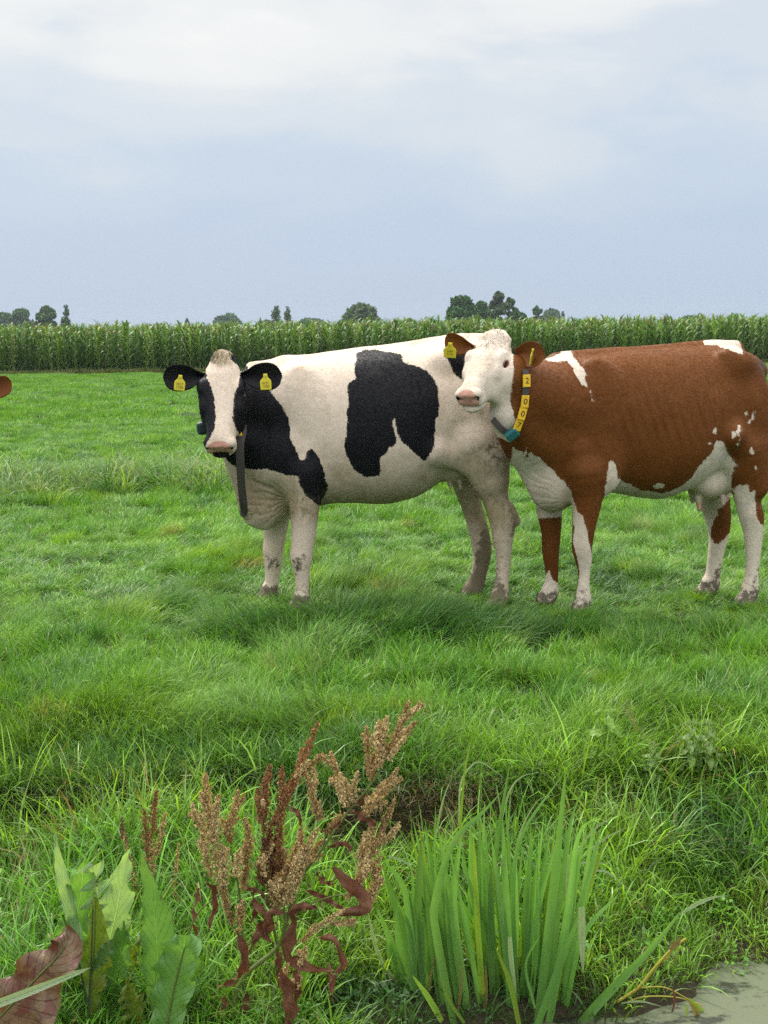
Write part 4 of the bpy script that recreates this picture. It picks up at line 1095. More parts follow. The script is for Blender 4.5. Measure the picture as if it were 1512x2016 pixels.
def tint_of(x, y, rg, t):
    n = len(x); k = fbm(x * .8, y * .8, 51, 3); q = fbm(x * 3.1, y * 3.1, 52, 2)
    c = lerp(BRIGHT, MID, np.clip(sstep(.35, .65, k) * .7 + .5 * (q - .35), 0, 1))
    c = lerp(c, DARK, np.clip(t * .62 + rg.normal(0, .16, n), 0, .9)) if False else c * (1 - np.clip(t * .62 + rg.normal(0, .14, n), 0, .9))[:, None] + np.array(DARK) * np.clip(t * .62 + rg.normal(0, .14, n), 0, .9)[:, None]
    yl = (rg.uniform(0, 1, n) < .10) * .6; c = c * (1 - yl[:, None]) + np.array(YELL) * yl[:, None]
    bl = (rg.uniform(0, 1, n) < .14) * .6; c = c * (1 - bl[:, None]) + np.array(BLUE) * bl[:, None]
    st = (rg.uniform(0, 1, n) < .025); c[st] = c[st] * .4 + np.array(STRAW) * .6
    return c * rg.uniform(.86, 1.14, (n, 1))
def blades(rg, x, y, z, az, tilt, droop, L, w, seg=4, kink=.12):
    """many blades at once; returns V, F and the per-vertex brightness and hue draw"""
    n = len(x); s = np.linspace(0, 1, seg + 1)[None]
    th = tilt[:, None] + droop[:, None] * s ** 1.4 + ((rg.uniform(0, 1, n) < kink) * rg.uniform(.4, 1.6, n))[:, None] * (s > .55)
    ds = (L / seg)[:, None]; zero = np.zeros((n, 1))
    r = np.concatenate([zero, np.cumsum(np.sin(th[:, :-1]) * ds, 1)], 1); h = np.concatenate([zero, np.cumsum(np.cos(th[:, :-1]) * ds, 1)], 1)
    C = np.stack([x[:, None] + r * np.cos(az)[:, None], y[:, None] + r * np.sin(az)[:, None], z[:, None] + h], -1)
    ww = (w * .5)[:, None] * np.minimum(1, .6 + 1.3 * s) * (1 - s ** 2.4 * .97)
    ta = az + np.pi / 2 + rg.normal(0, .7, n); sd = np.stack([np.cos(ta), np.sin(ta), rg.normal(0, .15, n)], -1)[:, None]
    V = np.concatenate([C - sd * ww[..., None], C + sd * ww[..., None]], 1)            # n, 2(seg+1), 3
    m = seg + 1; q = np.arange(seg); f = np.stack([q, q + 1, m + q + 1, m + q], 1)
    F = (np.arange(n)[:, None, None] * 2 * m + f[None]).reshape(-1, 4)
    bl = np.clip(rg.normal(1, .26, n), .45, 1.9); hu = rg.uniform(0, 1, n)
    return V.reshape(-1, 3), F, np.repeat(bl, 2 * m), np.repeat(hu, 2 * m)
def turf_material():
    m, N, L = new_mat('meadow_turf'); geo = N.new('ShaderNodeNewGeometry'); bl = attr(N, 'bl').outputs['Fac']; hu = attr(N, 'hu').outputs['Fac']
    mp = N.new('ShaderNodeMapping'); mp.inputs['Scale'].default_value = (1, .8, 0); L.new(geo.outputs['Position'], mp.inputs[0])
    n1 = noise_n(N, L, 1.1, 3, .55, mp.outputs[0]); n2 = noise_n(N, L, 4.5, 3, .55, mp.outputs[0]); n3 = noise_n(N, L, .28, 2, .5, mp.outputs[0])
    t = mathn(N, L, 'ADD', mathn(N, L, 'MULTIPLY', n1, .5), mathn(N, L, 'MULTIPLY', n2, .5))
    c = ramp(N, L, t, [(.37, DARK), (.47, MID), (.60, BRIGHT), (.74, YELL)])
    c = mixc(N, L, maprange(N, L, n3, .35, .65, 0, .45), c, MID)
    c = mixc(N, L, mathn(N, L, 'MULTIPLY', mathn(N, L, 'LESS_THAN', hu, .10), .6), c, YELL)
    c = mixc(N, L, mathn(N, L, 'MULTIPLY', mathn(N, L, 'GREATER_THAN', hu, .86), .6), c, BLUE)
    c = mixc(N, L, mathn(N, L, 'MULTIPLY', mathn(N, L, 'GREATER_THAN', hu, .965), .65), c, STRAW)
    sc = N.new('ShaderNodeVectorMath'); sc.operation = 'SCALE'; L.new(c, sc.inputs[0]); L.new(bl, sc.inputs['Scale'])
    tr = N.new('ShaderNodeVectorMath'); tr.operation = 'MULTIPLY'; tr.inputs[1].default_value = (1.15, 1.22, .6); L.new(sc.outputs[0], tr.inputs[0])
    finish(N, L, sc.outputs[0], .44, .34, .30, tcol=tr.outputs[0]); return m
M_turf = turf_material()
def tile(name, seed, size, n, L, w, seg, tilt=.5, droop=.8, patch=.35):
    rg = np.random.default_rng(seed); h = size / 2 * 1.12
    x = rg.uniform(-h, h, n); y = rg.uniform(-h, h, n)
    g = fbm(x * 7 / size * .5 + seed, y * 7 / size * .5, seed, 2)                        # taller and barer spots
    keep = rg.uniform(0, 1, n) < sstep(.22, .42, g) * .8 + .2
    x, y, g = x[keep], y[keep], g[keep]; n = len(x)
    lean = 6.28 * fbm(x * 2.2 / size + 5, y * 2.2 / size, seed + 3, 2) * 2
    az = np.where(rg.uniform(0, 1, n) < .6, lean + rg.normal(0, .5, n), rg.uniform(0, 6.28, n))
    Ls = L * rg.uniform(.45, 1.15, n) * (.55 + .95 * sstep(.3, .7, g))
    V, F, bl, hu = blades(rg, x, y, np.full(n, -.018), az, np.abs(rg.normal(tilt, .25, n)), np.maximum(0, rg.normal(droop, .4, n)), Ls, w * rg.uniform(.6, 1.25, n), seg)
    return mesh_np(name, V, F, {'bl': ('FLOAT', bl), 'hu': ('FLOAT', hu)}, True, [M_turf])
def build_grass():
    rg = np.random.default_rng(77)
    t1 = [tile('turf_%d' % k, 20 + k, .5, 3000, .125, .0050, 4) for k in range(8)]
    t2 = [tile('turf_mid_%d' % k, 40 + k, 1.0, 6500, .125, .0075, 3) for k in range(6)]
    t3 = [tile('turf_far_%d' % k, 60 + k, 3.0, 11000, .12, .020, 2) for k in range(4)]
    P_, R_, S_, I_ = [], [], [], []
    def lay(step, y0, y1, i0, ni, mx, zs):
        ys = np.arange(y0 + step / 2, y1, step)
        for yy in ys:
            W = .315 * yy + mx; xs = np.arange(-W, W + step, step)
            n = len(xs); x = xs + rg.uniform(-.15, .15, n) * step; y = yy + rg.uniform(-.08, .08, n) * step
            k = y > edge_y(x) + .24 * (step < .6); x, y = x[k], y[k]; n = len(x); d = step * .4
            sx = (gz(x + d, y) - gz(x - d, y)) / (2 * d); sy = (gz(x, y + d) - gz(x, y - d)) / (2 * d)
            z = (gz(x, y) * 2 + gz(x + d, y) + gz(x - d, y) + gz(x, y + d) + gz(x, y - d)) / 6
            q = rg.integers(0, 4, n) * np.pi / 2
            P_.append(np.stack([x, y, z], 1)); R_.append(np.stack([np.arctan(sy), -np.arctan(sx), q * 0], 1)); I_.append(i0 + rg.integers(0, ni, n))
            S_.append(np.stack([np.ones(n), np.ones(n), zs * rg.uniform(.9, 1.12, n)], 1))
    lay(.5, 4.85, 6.85, 0, 8, 1.2, 1.0); lay(.5, 6.85, 8.35, 0, 8, 1.2, .50); lay(.5, 8.35, 10.35, 0, 8, 1.2, .55); lay(1.0, 10.4, 24.4, 8, 6, 1.5, .8); lay(3.0, 24.4, 58.6, 14, 4, 2.5, .85)
    P_ = np.concatenate(P_); nP = len(P_)
    scatter('grass', P_, np.concatenate(R_), np.concatenate(S_), np.concatenate(I_), np.ones((nP, 3)), t1 + t2 + t3, label='short green meadow grass', cat='grass')
    # rank tussocks
    def tuft(name, seed, n, rad, lmin, lmax, w, tilt, droop, seg, lean=None, ls=.5):
        q = np.random.default_rng(seed); a = q.uniform(0, 6.28, n); r = rad * np.sqrt(q.uniform(0, 1, n))
        az = a + q.normal(0, .6, n) if lean is None else lean + q.normal(0, ls, n)
        V, F, bl, hu = blades(q, r * np.cos(a), r * np.sin(a), np.full(n, -.02), az, np.abs(q.normal(tilt, .22, n)), np.maximum(0, q.normal(droop, .4, n)), q.uniform(lmin, lmax, n) * (1 - .3 * r / rad), w * q.uniform(.6, 1.2, n), seg)
        return mesh_np(name, V, F, {'bl': ('FLOAT', bl), 'hu': ('FLOAT', hu)}, True, [M_grass])
    sh = [tuft('sweep_%d' % k, 200 + k, 240, .15, .16, .36, .0052, .45, 1.3, 6, 0.0, .5) for k in range(4)] + [tuft('tussock_%d' % k, 300 + k, 260, .13, .12, .28, .0050, .40, 1.0, 5) for k in range(4)]
    X, Y, I, C, S2, Z = [], [], [], [], [], []
    for n, y0, y1, dens in ((3600, 4.9, 6.6, .75), (4200, 6.6, 10.5, .5), (3600, 10.5, 22, .4)):
        x, y = spread_points(n, y0, y1, rg); t = tuft_map(x, y); k = (rg.uniform(0, 1, n) < t * dens + .03) & (y > edge_y(x) + .06 + .14 * ((x > px2x(640, 4.9)) & (x < px2x(1030, 4.9)))); x, y, t = x[k], y[k], t[k]; n = len(x)
        X.append(x); Y.append(y); I.append(np.where(rg.uniform(0, 1, n) < .6, rg.integers(0, 4, n), 4 + rg.integers(0, 4, n))); S2.append(rg.uniform(.55, 1.05, n) * (.55 + .45 * t)); Z.append(flow(x, y) + rg.normal(0, .4, n))
        c = tint_of(x, y, rg, t * .55); C.append(c)
    # the long grass lying over in front of the black and white cow
    n = 210; x = px2x(740, 6.95) + rg.normal(0, .36, n); y = 6.90 - .10 * np.abs(x + .1) + rg.normal(0, .10, n)
    X.append(x); Y.append(y); I.append(rg.integers(0, 4, n)); S2.append(rg.uniform(.75, 1.25, n)); Z.append(np.where(x < px2x(640, 6.95), math.pi + .5, -.25) + rg.normal(0, .3, n)); C.append(np.array([DARK, DARK, MID, BLUE])[rg.integers(0, 4, n)] * rg.uniform(.85, 1.15, (n, 1)))
    X = np.concatenate(X); Y = np.concatenate(Y); I = np.concatenate(I); C = np.concatenate(C); S2 = np.concatenate(S2); Z = np.concatenate(Z)
    FX = np.array([(px2x(a_, b_), b_) for a_, b_ in ((594, 7.66), (531, 8.0), (984, 7.66), (929, 8.02), (1149, 7.32), (1082, 7.64), (1475, 7.63), (1397, 7.94))])
    k = (np.hypot(X[:, None] - FX[None, :, 0], (Y[:, None] - FX[None, :, 1] + .12) * .8).min(1) > .30); X, Y, I, C, S2, Z = X[k], Y[k], I[k], C[k], S2[k], Z[k]; n = len(X)
    # grass standing round the hooves
    fx = [(594, 7.66), (531, 8.0), (984, 7.66), (929, 8.02), (1149, 7.32), (1082, 7.64), (1475, 7.63), (1397, 7.94)]
    for px, yy in fx:
        n = 10 if px > 1040 else 5; X = np.append(X, px2x(px, yy) + rg.normal(0, .09, n)); Y = np.append(Y, yy - rg.uniform(.03, .16, n)); I = np.append(I, 4 + rg.integers(0, 4, n)); S2 = np.append(S2, rg.uniform(.24, .42, n) * (1.25 if px > 1040 else 1)); Z = np.append(Z, rg.uniform(0, 6.28, n)); C = np.concatenate([C, np.array([MID, BRIGHT, DARK])[rg.integers(0, 3, n)]])
    n = len(X)
    scatter('tussock_grass', np.stack([X, Y, gz(X, Y)], 1), np.stack([rg.normal(0, .12, n), rg.normal(0, .12, n), Z], 1), np.repeat(S2[:, None], 3, 1), I, C, sh, label='rank darker tufts of longer grass lying over in the meadow', cat='grass')
    # long arching grass left of the cows
    arch = [clump_mesh('arch_%d' % k, M_grass, 20, .12, .34, .72, .0140, .20, 2.0, 600 + k, None, 1, 8) for k in range(4)]
    n = 420; x = rg.uniform(px2x(-60, 14.4), px2x(455, 13.6), n); y = 13.9 + rg.normal(0, .55, n) + .25 * np.sin(x * 2)
    cols = np.array([BLUE, (.17, .27, .065), MID, YELL, DARK, (.24, .30, .14)])[rg.choice(6, n, p=[.26, .15, .24, .06, .22, .07])]
    scatter('long_grass', np.stack([x, y, gz(x, y)], 1), np.stack([rg.normal(0, .1, n), rg.normal(0, .1, n), rg.uniform(0, 6.28, n)], 1), np.repeat(rg.uniform(.5, .95, n)[:, None], 3, 1), rg.integers(0, 4, n), cols * rg.uniform(.8, 1.2, (n, 1)), arch,
            label='band of long arching pale grass left of the black and white cow', cat='grass')
    # the ditch bank: every blade in one mesh
    XX, YY, ZZ, AZ, TI, DR, LL, WW, CC = [[] for _ in range(9)]
    def sow(n, x, y, L0, L1, w, tilt, droop, col, az=None, azs=.6, cs=.18, rad=.05, per=22):
        """per blades round each of the n roots"""
        k = np.repeat(np.arange(n), per); N_ = n * per; a = rg.uniform(0, 6.28, N_); r = rad * np.sqrt(rg.uniform(0, 1, N_))
        XX.append(x[k] + r * np.cos(a)); YY.append(y[k] + r * np.sin(a)); AZ.append((a if az is None else np.full(N_, az)) + rg.normal(0, azs, N_))
        sc = rg.uniform(.7, 1.2, n)[k]; LL.append(rg.uniform(L0, L1, N_) * sc * (.50 + .50 * sstep(.22, .55, y[k] - shore_y(x[k])))); WW.append(w * rg.uniform(.55, 1.3, N_)); TI.append(np.abs(rg.normal(tilt, .25, N_))); DR.append(np.maximum(0, rg.normal(droop, .45, N_)))
        CC.append(col[k] * np.clip(rg.normal(1, cs, (N_, 1)), .4, 1.8))
    n = 11000; y = rg.uniform(3.3, 5.2, n); x = rg.uniform(-1, 1, n) * (.315 * y + .8)
    e = edge_y(x); s = shore_y(x); k = (y < e + .02) & (y > s - .01); x, y, e, s = x[k], y[k], e[k], s[k]
    d = e - y; irisgap = np.exp(-(((x - px2x(915, 3.9)) / .50) ** 2 + ((y - 3.86) / .19) ** 2) ** 2)
    bare = (d < .20) & (x > px2x(620, 4.7)) & (x < px2x(1030, 4.7))
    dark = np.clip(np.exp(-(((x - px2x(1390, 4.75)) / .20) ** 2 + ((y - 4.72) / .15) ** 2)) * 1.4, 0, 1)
    q = fbm(x * 2.3, y * 2.3, 61, 3); q2 = fbm(x * 5 + 7, y * 5, 62, 2)
    k = (rg.uniform(0, 1, len(x)) > irisgap * .62) & ~(bare & (rg.uniform(0, 1, len(x)) < .8)) & (rg.uniform(0, 1, len(x)) < .35 + .65 * sstep(.3, .5, q2))
    x, y, d, dark, q, irisgap = [v[k] for v in (x, y, d, dark, q, irisgap)]; n = len(x)
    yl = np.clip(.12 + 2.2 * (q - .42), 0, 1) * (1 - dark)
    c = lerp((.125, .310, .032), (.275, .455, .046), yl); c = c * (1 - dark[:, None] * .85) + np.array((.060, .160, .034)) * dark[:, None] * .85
    pl = (rg.uniform(0, 1, n) < .12); c[pl] = c[pl] * .45 + np.array((.19, .24, .13)) * .55
    br = (rg.uniform(0, 1, n) < .05); c[br] = (.22, .17, .08); ig = irisgap > .35; c[ig] = np.array((.055, .13, .022))
    u = rg.uniform(0, 1, n)
    g = u < .66 - .3 * dark; sow(g.sum(), x[g], y[g], .05, .15, .0042, .4, .9, c[g])
    g = (u >= .66 - .3 * dark) & (u < .94); sow(g.sum(), x[g], y[g], .12, .32, .0068, .38, 1.2, c[g], per=12)
    hb = u >= .94
    # dead grass under the broken edge, turf hanging over it
    n = 900; x2 = rg.uniform(-2.0, 2.2, n); e2 = edge_y(x2); wgt = np.exp(-((x2 - px2x(120, 4.7)) / .26) ** 2) + np.exp(-((x2 - px2x(880, 4.75)) / .40) ** 2) + .8 * np.exp(-((x2 - px2x(1490, 5)) / .12) ** 2) + .03
    k = rg.uniform(0, 1, n) < wgt; x2 = x2[k]; e2 = e2[k]; n = len(x2); y2 = e2 - np.abs(rg.normal(0, .07, n)) + .02
    dc = np.array([(.20, .15, .08), (.13, .095, .05), (.25, .21, .11), (.10, .12, .04)])[rg.integers(0, 4, n)]
    sow(n, x2, y2, .06, .17, .0030, .8, 1.2, dc, per=30)
    n = 2600; x2 = rg.uniform(-2.2, 2.4, n); y2 = edge_y(x2) + rg.uniform(-.05, .36, n); k_ = ~((y2 < edge_y(x2) + .09) & (x2 > px2x(655, 4.9)) & (x2 < px2x(1010, 4.9)) & (rg.uniform(0, 1, n) < .93)); x2, y2 = x2[k_], y2[k_]
    tm = np.clip(fbm(x2 * 1.6, y2 * 1.6, 91, 3) * 1.8 - .30, .12, 1); sow(len(x2), x2, y2, .07, .21, .0047, .55, 1.1, lerp(DARK, BRIGHT, tm), None, .9, per=30)
    n = 300; x2 = rg.uniform(-2, 2.2, n); y2 = edge_y(x2) + rg.uniform(-.01, .05, n) + .09 * ((x2 > px2x(655, 4.9)) & (x2 < px2x(1010, 4.9))); c2 = np.array([MID, DARK, (.10, .17, .03), (.15, .16, .06)])[rg.integers(0, 4, n)]
    sow(n, x2, y2, .08, .20, .0045, .9, 1.3, c2, -math.pi / 2, .7, per=26)
    Xb, Yb = np.concatenate(XX), np.concatenate(YY); L_ = np.concatenate(LL)
    V, F, bl, hu = blades(rg, Xb, Yb, gz(Xb, Yb) - .015, np.concatenate(AZ), np.concatenate(TI), np.concatenate(DR), L_, np.concatenate(WW), 5)
    col = np.repeat(np.concatenate(CC), 12, 0); col = np.concatenate([col, np.ones((len(col), 1))], 1)
    mb_ = leafy('bank_blades', 'tint', False, .36, .42, .5)
    tag(link('bank_grass', mesh_np('bank_grass', V, F, {'bl': ('FLOAT', bl), 'tint': ('FLOAT_COLOR', col)}, True, [mb_])), 'yellow green grass growing down the ditch bank', 'bank grass', None, 'stuff')
    herb = [leaf_clump('herb_%d' % k, M_grass, 26, .08, .019, 760 + k) for k in range(4)]
    xh, yh, ch = x[hb], y[hb], c[hb] * np.array([.6, .8, .9]); n = len(xh)
    scatter('small_weeds', np.stack([xh, yh, gz(xh, yh)], 1), np.stack([rg.normal(.1, .2, n), rg.normal(0, .2, n), rg.uniform(0, 6.28, n)], 1), np.repeat(rg.uniform(.5, 1.1, n)[:, None], 3, 1), rg.integers(0, 4, n), ch, herb, label='small leafy weeds creeping through the bank grass', cat='weeds')
if 'g' not in PV: build_grass()
# ------------------------------------------------------------------ the maize field
M_maize = leafy('maize_leaf', trans=.25, rough=.5, spec=.35)
def maize_mesh(seed, full=True):
    rg = np.random.default_rng(seed); mb = MB(); H = 1.88 * rg.uniform(.95, 1.05)
    n = 6; z = np.linspace(0, H, n); sw = np.cumsum(rg.normal(0, .012, (n, 2)), 0)
    path = np.stack([sw[:, 0], sw[:, 1], z], 1); V, F = tube(path, np.linspace(.014, .006, n), 4); mb.add(V, F, bl=.95)
    a0 = rg.uniform(0, 6.28)
    for k in range(11):
        t = .08 + .84 * k / 10; zc = H * t; az = a0 + math.pi * k + rg.normal(0, .35); L = .72 * (1 - .45 * abs(t - .5)) * rg.uniform(.8, 1.15)
        m = 7; s = np.linspace(0, 1, m); th = .42 + 2.0 * s ** 1.5 * rg.uniform(.75, 1.15) - .25 * t
        r = np.concatenate([[0], np.cumsum(np.sin(th[:-1]) * L / (m - 1))]); zz = np.concatenate([[0], np.cumsum(np.cos(th[:-1]) * L / (m - 1))])
        c = np.stack([r * math.cos(az), r * math.sin(az), zc + zz], 1) + [np.interp(zc, z, sw[:, 0]), np.interp(zc, z, sw[:, 1]), 0]
        w = .040 * np.interp(s, [0, .25, .7, 1], [.5, 1, .8, .03]); sd = np.array([-math.sin(az), math.cos(az), .15])
        V = np.concatenate([c - sd * w[:, None], c + sd * w[:, None]]); i = np.arange(m - 1)
        mb.add(V, np.stack([i, i + 1, m + i + 1, m + i], 1), bl=float(rg.uniform(.72, 1.3)) * (1.0 if t > .2 else .85))
    for k in range(7):                                      # tassel
        az = rg.uniform(0, 6.28); t = rg.uniform(.1, .5) if k else 0; L = rg.uniform(.16, .28)
        p = np.array([[0, 0, 0], [math.cos(az) * L * .5 * math.sin(t), math.sin(az) * L * .5 * math.sin(t), L * .5], [math.cos(az) * L * math.sin(t * 1.5), math.sin(az) * L * math.sin(t * 1.5), L * .95]]) + [sw[-1, 0], sw[-1, 1], H - .03]
        V, F = tube(p, [.005, .008, .004], 3); mb.add(V, F, bl=2.0)
    return mb.mesh('maize_plant', [M_maize])
def build_maize():
    rg = np.random.default_rng(12)
    m2, N, L = new_mat('maize_near'); 
    oi = N.new('ShaderNodeObjectInfo'); b = attr(N, 'bl')
    c = ramp(N, L, oi.outputs['Random'], [(0, (.050, .125, .026)), (.5, (.105, .215, .036)), (1, (.190, .310, .060))])
    c = mixc(N, L, maprange(N, L, b.outputs['Fac'], 1.9, 1.95, 0, 1), c, (.22, .185, .075))
    sc = N.new('ShaderNodeVectorMath'); sc.operation = 'SCALE'; L.new(c, sc.inputs[0]); L.new(mathn(N, L, 'MINIMUM', b.outputs['Fac'], 1.3), sc.inputs['Scale'])
    tr = N.new('ShaderNodeVectorMath'); tr.operation = 'MULTIPLY'; tr.inputs[1].default_value = (1.4, 1.3, .6); L.new(sc.outputs[0], tr.inputs[0])
    finish(N, L, sc.outputs[0], .5, .35, .25, tcol=tr.outputs[0])
    shapes = [maize_mesh(900 + k) for k in range(5)]
    near = []
    for s in shapes:
        s2 = s.copy(); s2.materials.clear(); s2.materials.append(m2); near.append(s2)
    Y0 = 58.9; n0 = 0
    for row, cnt in ((0, 205), (1, 95)):
        xs = np.linspace(-18.2, 18.2, 235) if row == 0 else np.linspace(-17.9, 17.9, 110)
        for x in xs[15:15 + cnt] if row == 0 else xs[8:8 + cnt]:
            o = link('maize_plant', near[rg.integers(0, 5)]); o.location = (x + rg.normal(0, .05), Y0 + row * .72 + rg.normal(0, .08), 0)
            o.rotation_euler = (rg.normal(0, .03), rg.normal(0, .03), rg.uniform(0, 6.28)); k = rg.uniform(.86, 1.09); o.scale = (1.1, 1.1, k)
            tag(o, 'tasselled green maize plant in the front edge of the maize field', 'maize', 'maize plants along the edge of the field')
    P_, R_, S_, T_ = [], [], [], []
    for row in range(0, 16):
        y = Y0 + row * .72 - (.0 if row else 0); xs = np.arange(-24, 24, .165 if row < 6 else .24); xs = xs + rg.normal(0, .05, len(xs))
        if row == 0: xs = xs[(np.abs(xs) > 16.0)]
        n = len(xs); P_.append(np.stack([xs, np.full(n, y) + rg.normal(0, .08, n), np.zeros(n)], 1)); R_.append(np.stack([rg.normal(0, .04, n), rg.normal(0, .04, n), rg.uniform(0, 6.28, n)], 1))
        k = rg.uniform(.84, 1.10, n) * (.94 + .12 * noise2(xs * .3, xs * 0 + row * .2, 71)); S_.append(np.stack([np.full(n, 1.1), np.full(n, 1.1), k], 1))
        c = np.array([(.060, .140, .028), (.085, .180, .034), (.120, .215, .042), (.16, .22, .06)])[rg.integers(0, 4, n)]; T_.append(c * rg.uniform(.85, 1.15, (n, 1)))
    P_ = np.concatenate(P_)
    scatter('maize_field', P_, np.concatenate(R_), np.concatenate(S_), rg.integers(0, 5, len(P_)), np.concatenate(T_), shapes, label='dense field of tall green maize with pale tassels behind the meadow', cat='maize field')
    # rough grass along its foot
    fr = [clump_mesh('verge_%d' % k, M_grass, 30, .25, .15, .38, .03, .3, .7, 950 + k, seg=3) for k in range(3)]
    n = 900; x = rg.uniform(-20, 20, n); y = Y0 - .55 + rg.normal(0, .22, n)
    c = np.array([(.16, .20, .06), (.10, .16, .035), (.22, .22, .10), (.07, .12, .03)])[rg.integers(0, 4, n)]
    scatter('verge_grass', np.stack([x, y, gz(x, y)], 1), np.stack([rg.normal(0, .1, n), rg.normal(0, .1, n), rg.uniform(0, 6.28, n)], 1), np.stack([rg.uniform(.7, 1.2, n)] * 2 + [rg.uniform(.5, 1.1, n)], 1), rg.integers(0, 3, n), c, fr, label='rough weedy grass along the foot of the maize', cat='grass')
if 'm' not in PV: build_maize()

# ------------------------------------------------------------------ trees on the horizon
M_bark = plain('bark', (.055, .045, .034), .9, .1, .3, 8)
def crown_mat(name, c):
    m, N, L = new_mat(name); b = attr(N, 'bl'); sc = N.new('ShaderNodeVectorMath'); sc.operation = 'SCALE'; sc.inputs[0].default_value = c; L.new(b.outputs['Fac'], sc.inputs['Scale'])
    finish(N, L, sc.outputs[0], .6, .25, .2, tcol=sc.outputs[0]); return m
CM_DARK = crown_mat('crown_dark', (.045, .115, .028)); CM_MID = crown_mat('crown_mid', (.065, .125, .040)); CM_GREY = crown_mat('crown_grey', (.095, .150, .065))
def tree(px, top, wpx, Y, shape, mat, label, seed, leaf=None, n=2200, gaps=.35):
    rg = np.random.default_rng(seed); T = P(px, top - 4, Y); Wd = px2m(wpx * 1.15, Y); H = T[2]; base = np.array([T[0], Y, 0])
    root = empty('tree', base); tag(root, label, 'tree', 'trees on the horizon')
    mb = MB(); h0 = .12 * H
    V, F = tube(np.array([[0, 0, -.2], [.01 * H, 0, .3 * H], [0, .01 * H, .7 * H], [0, 0, .95 * H]]) + base, [.020 * H, .016 * H, .008 * H, .002 * H], 6); mb.add(V, F)
    # clusters of foliage on limbs
    K = {'round': 44, 'open': 30, 'column': 44, 'bush': 30}[shape]; cl = []
    for k in range(K):
        t = rg.uniform(0, 1)
        if shape == 'column': zc = H * (.12 + .86 * t); rad = Wd / 2 * (1 - .72 * t ** 5); r = rad * rg.uniform(0, .55); cr = rad * rg.uniform(.45, .7)
        elif shape == 'open': zc = H * (.34 + .60 * t); rad = Wd / 2 * math.sin(math.pi * min(1, .25 + .68 * t)) ; r = rad * rg.uniform(.25, .85); cr = Wd * rg.uniform(.08, .15)
        else: zc = H * (.22 + .68 * t); rad = Wd / 2 * math.sqrt(max(.05, 1 - (1.55 * (t - .36)) ** 2)); r = rad * math.sqrt(rg.uniform(0, .65)); cr = Wd * rg.uniform(.13, .21)
        a = rg.uniform(0, 6.28); c = np.array([r * math.cos(a), r * math.sin(a), min(zc, H - cr * .8)]); cl.append((c, cr))
        V, F = tube(np.array([[0, 0, max(h0, c[2] * .55)], c * [.5, .5, 0] + [0, 0, c[2] * .82], c]) + base, [.005 * H, .003 * H, .001 * H], 4); mb.add(V, F)
    link('trunk', mb.mesh('trunk', [M_bark]), root)
    cl.append((np.array([0, 0, H - Wd * .07]), Wd * .08 if shape != 'column' else Wd * .2))
    w = np.array([c[1] ** 2 for c in cl]); w /= w.sum(); which = rg.choice(len(cl), n, p=w)
    C = np.array([cl[k][0] for k in which]); r = np.array([cl[k][1] for k in which])
    d = nrm(rg.normal(0, 1, (n, 3))); C = C + d * (r * rg.uniform(.35, 1.05, n) ** .6)[:, None] * [1, 1, .85]
    C[:, 2] = np.clip(C[:, 2], .08 * H, H)
    s = (leaf or max(.075 * Wd, .16)) * rg.uniform(.6, 1.4, n); a = nrm(rg.normal(0, 1, (n, 3)) + d * .4); u = nrm(np.cross(a, rg.normal(0, 1, (n, 3)))); v = np.cross(a, u)
    Q = np.stack([C - u * s[:, None], C - v * s[:, None] * .6, C + u * s[:, None], C + v * s[:, None] * .6], 1).reshape(-1, 3) + base
    bl = np.clip((.75 + .5 * rg.uniform(0, 1, len(cl)))[which] * rg.uniform(.7, 1.3, n), .4, 1.7)
    link('crown', mesh_np('crown', Q, np.arange(4 * n).reshape(-1, 4), {'bl': ('FLOAT', np.repeat(bl, 4))}, False, [mat]), root)
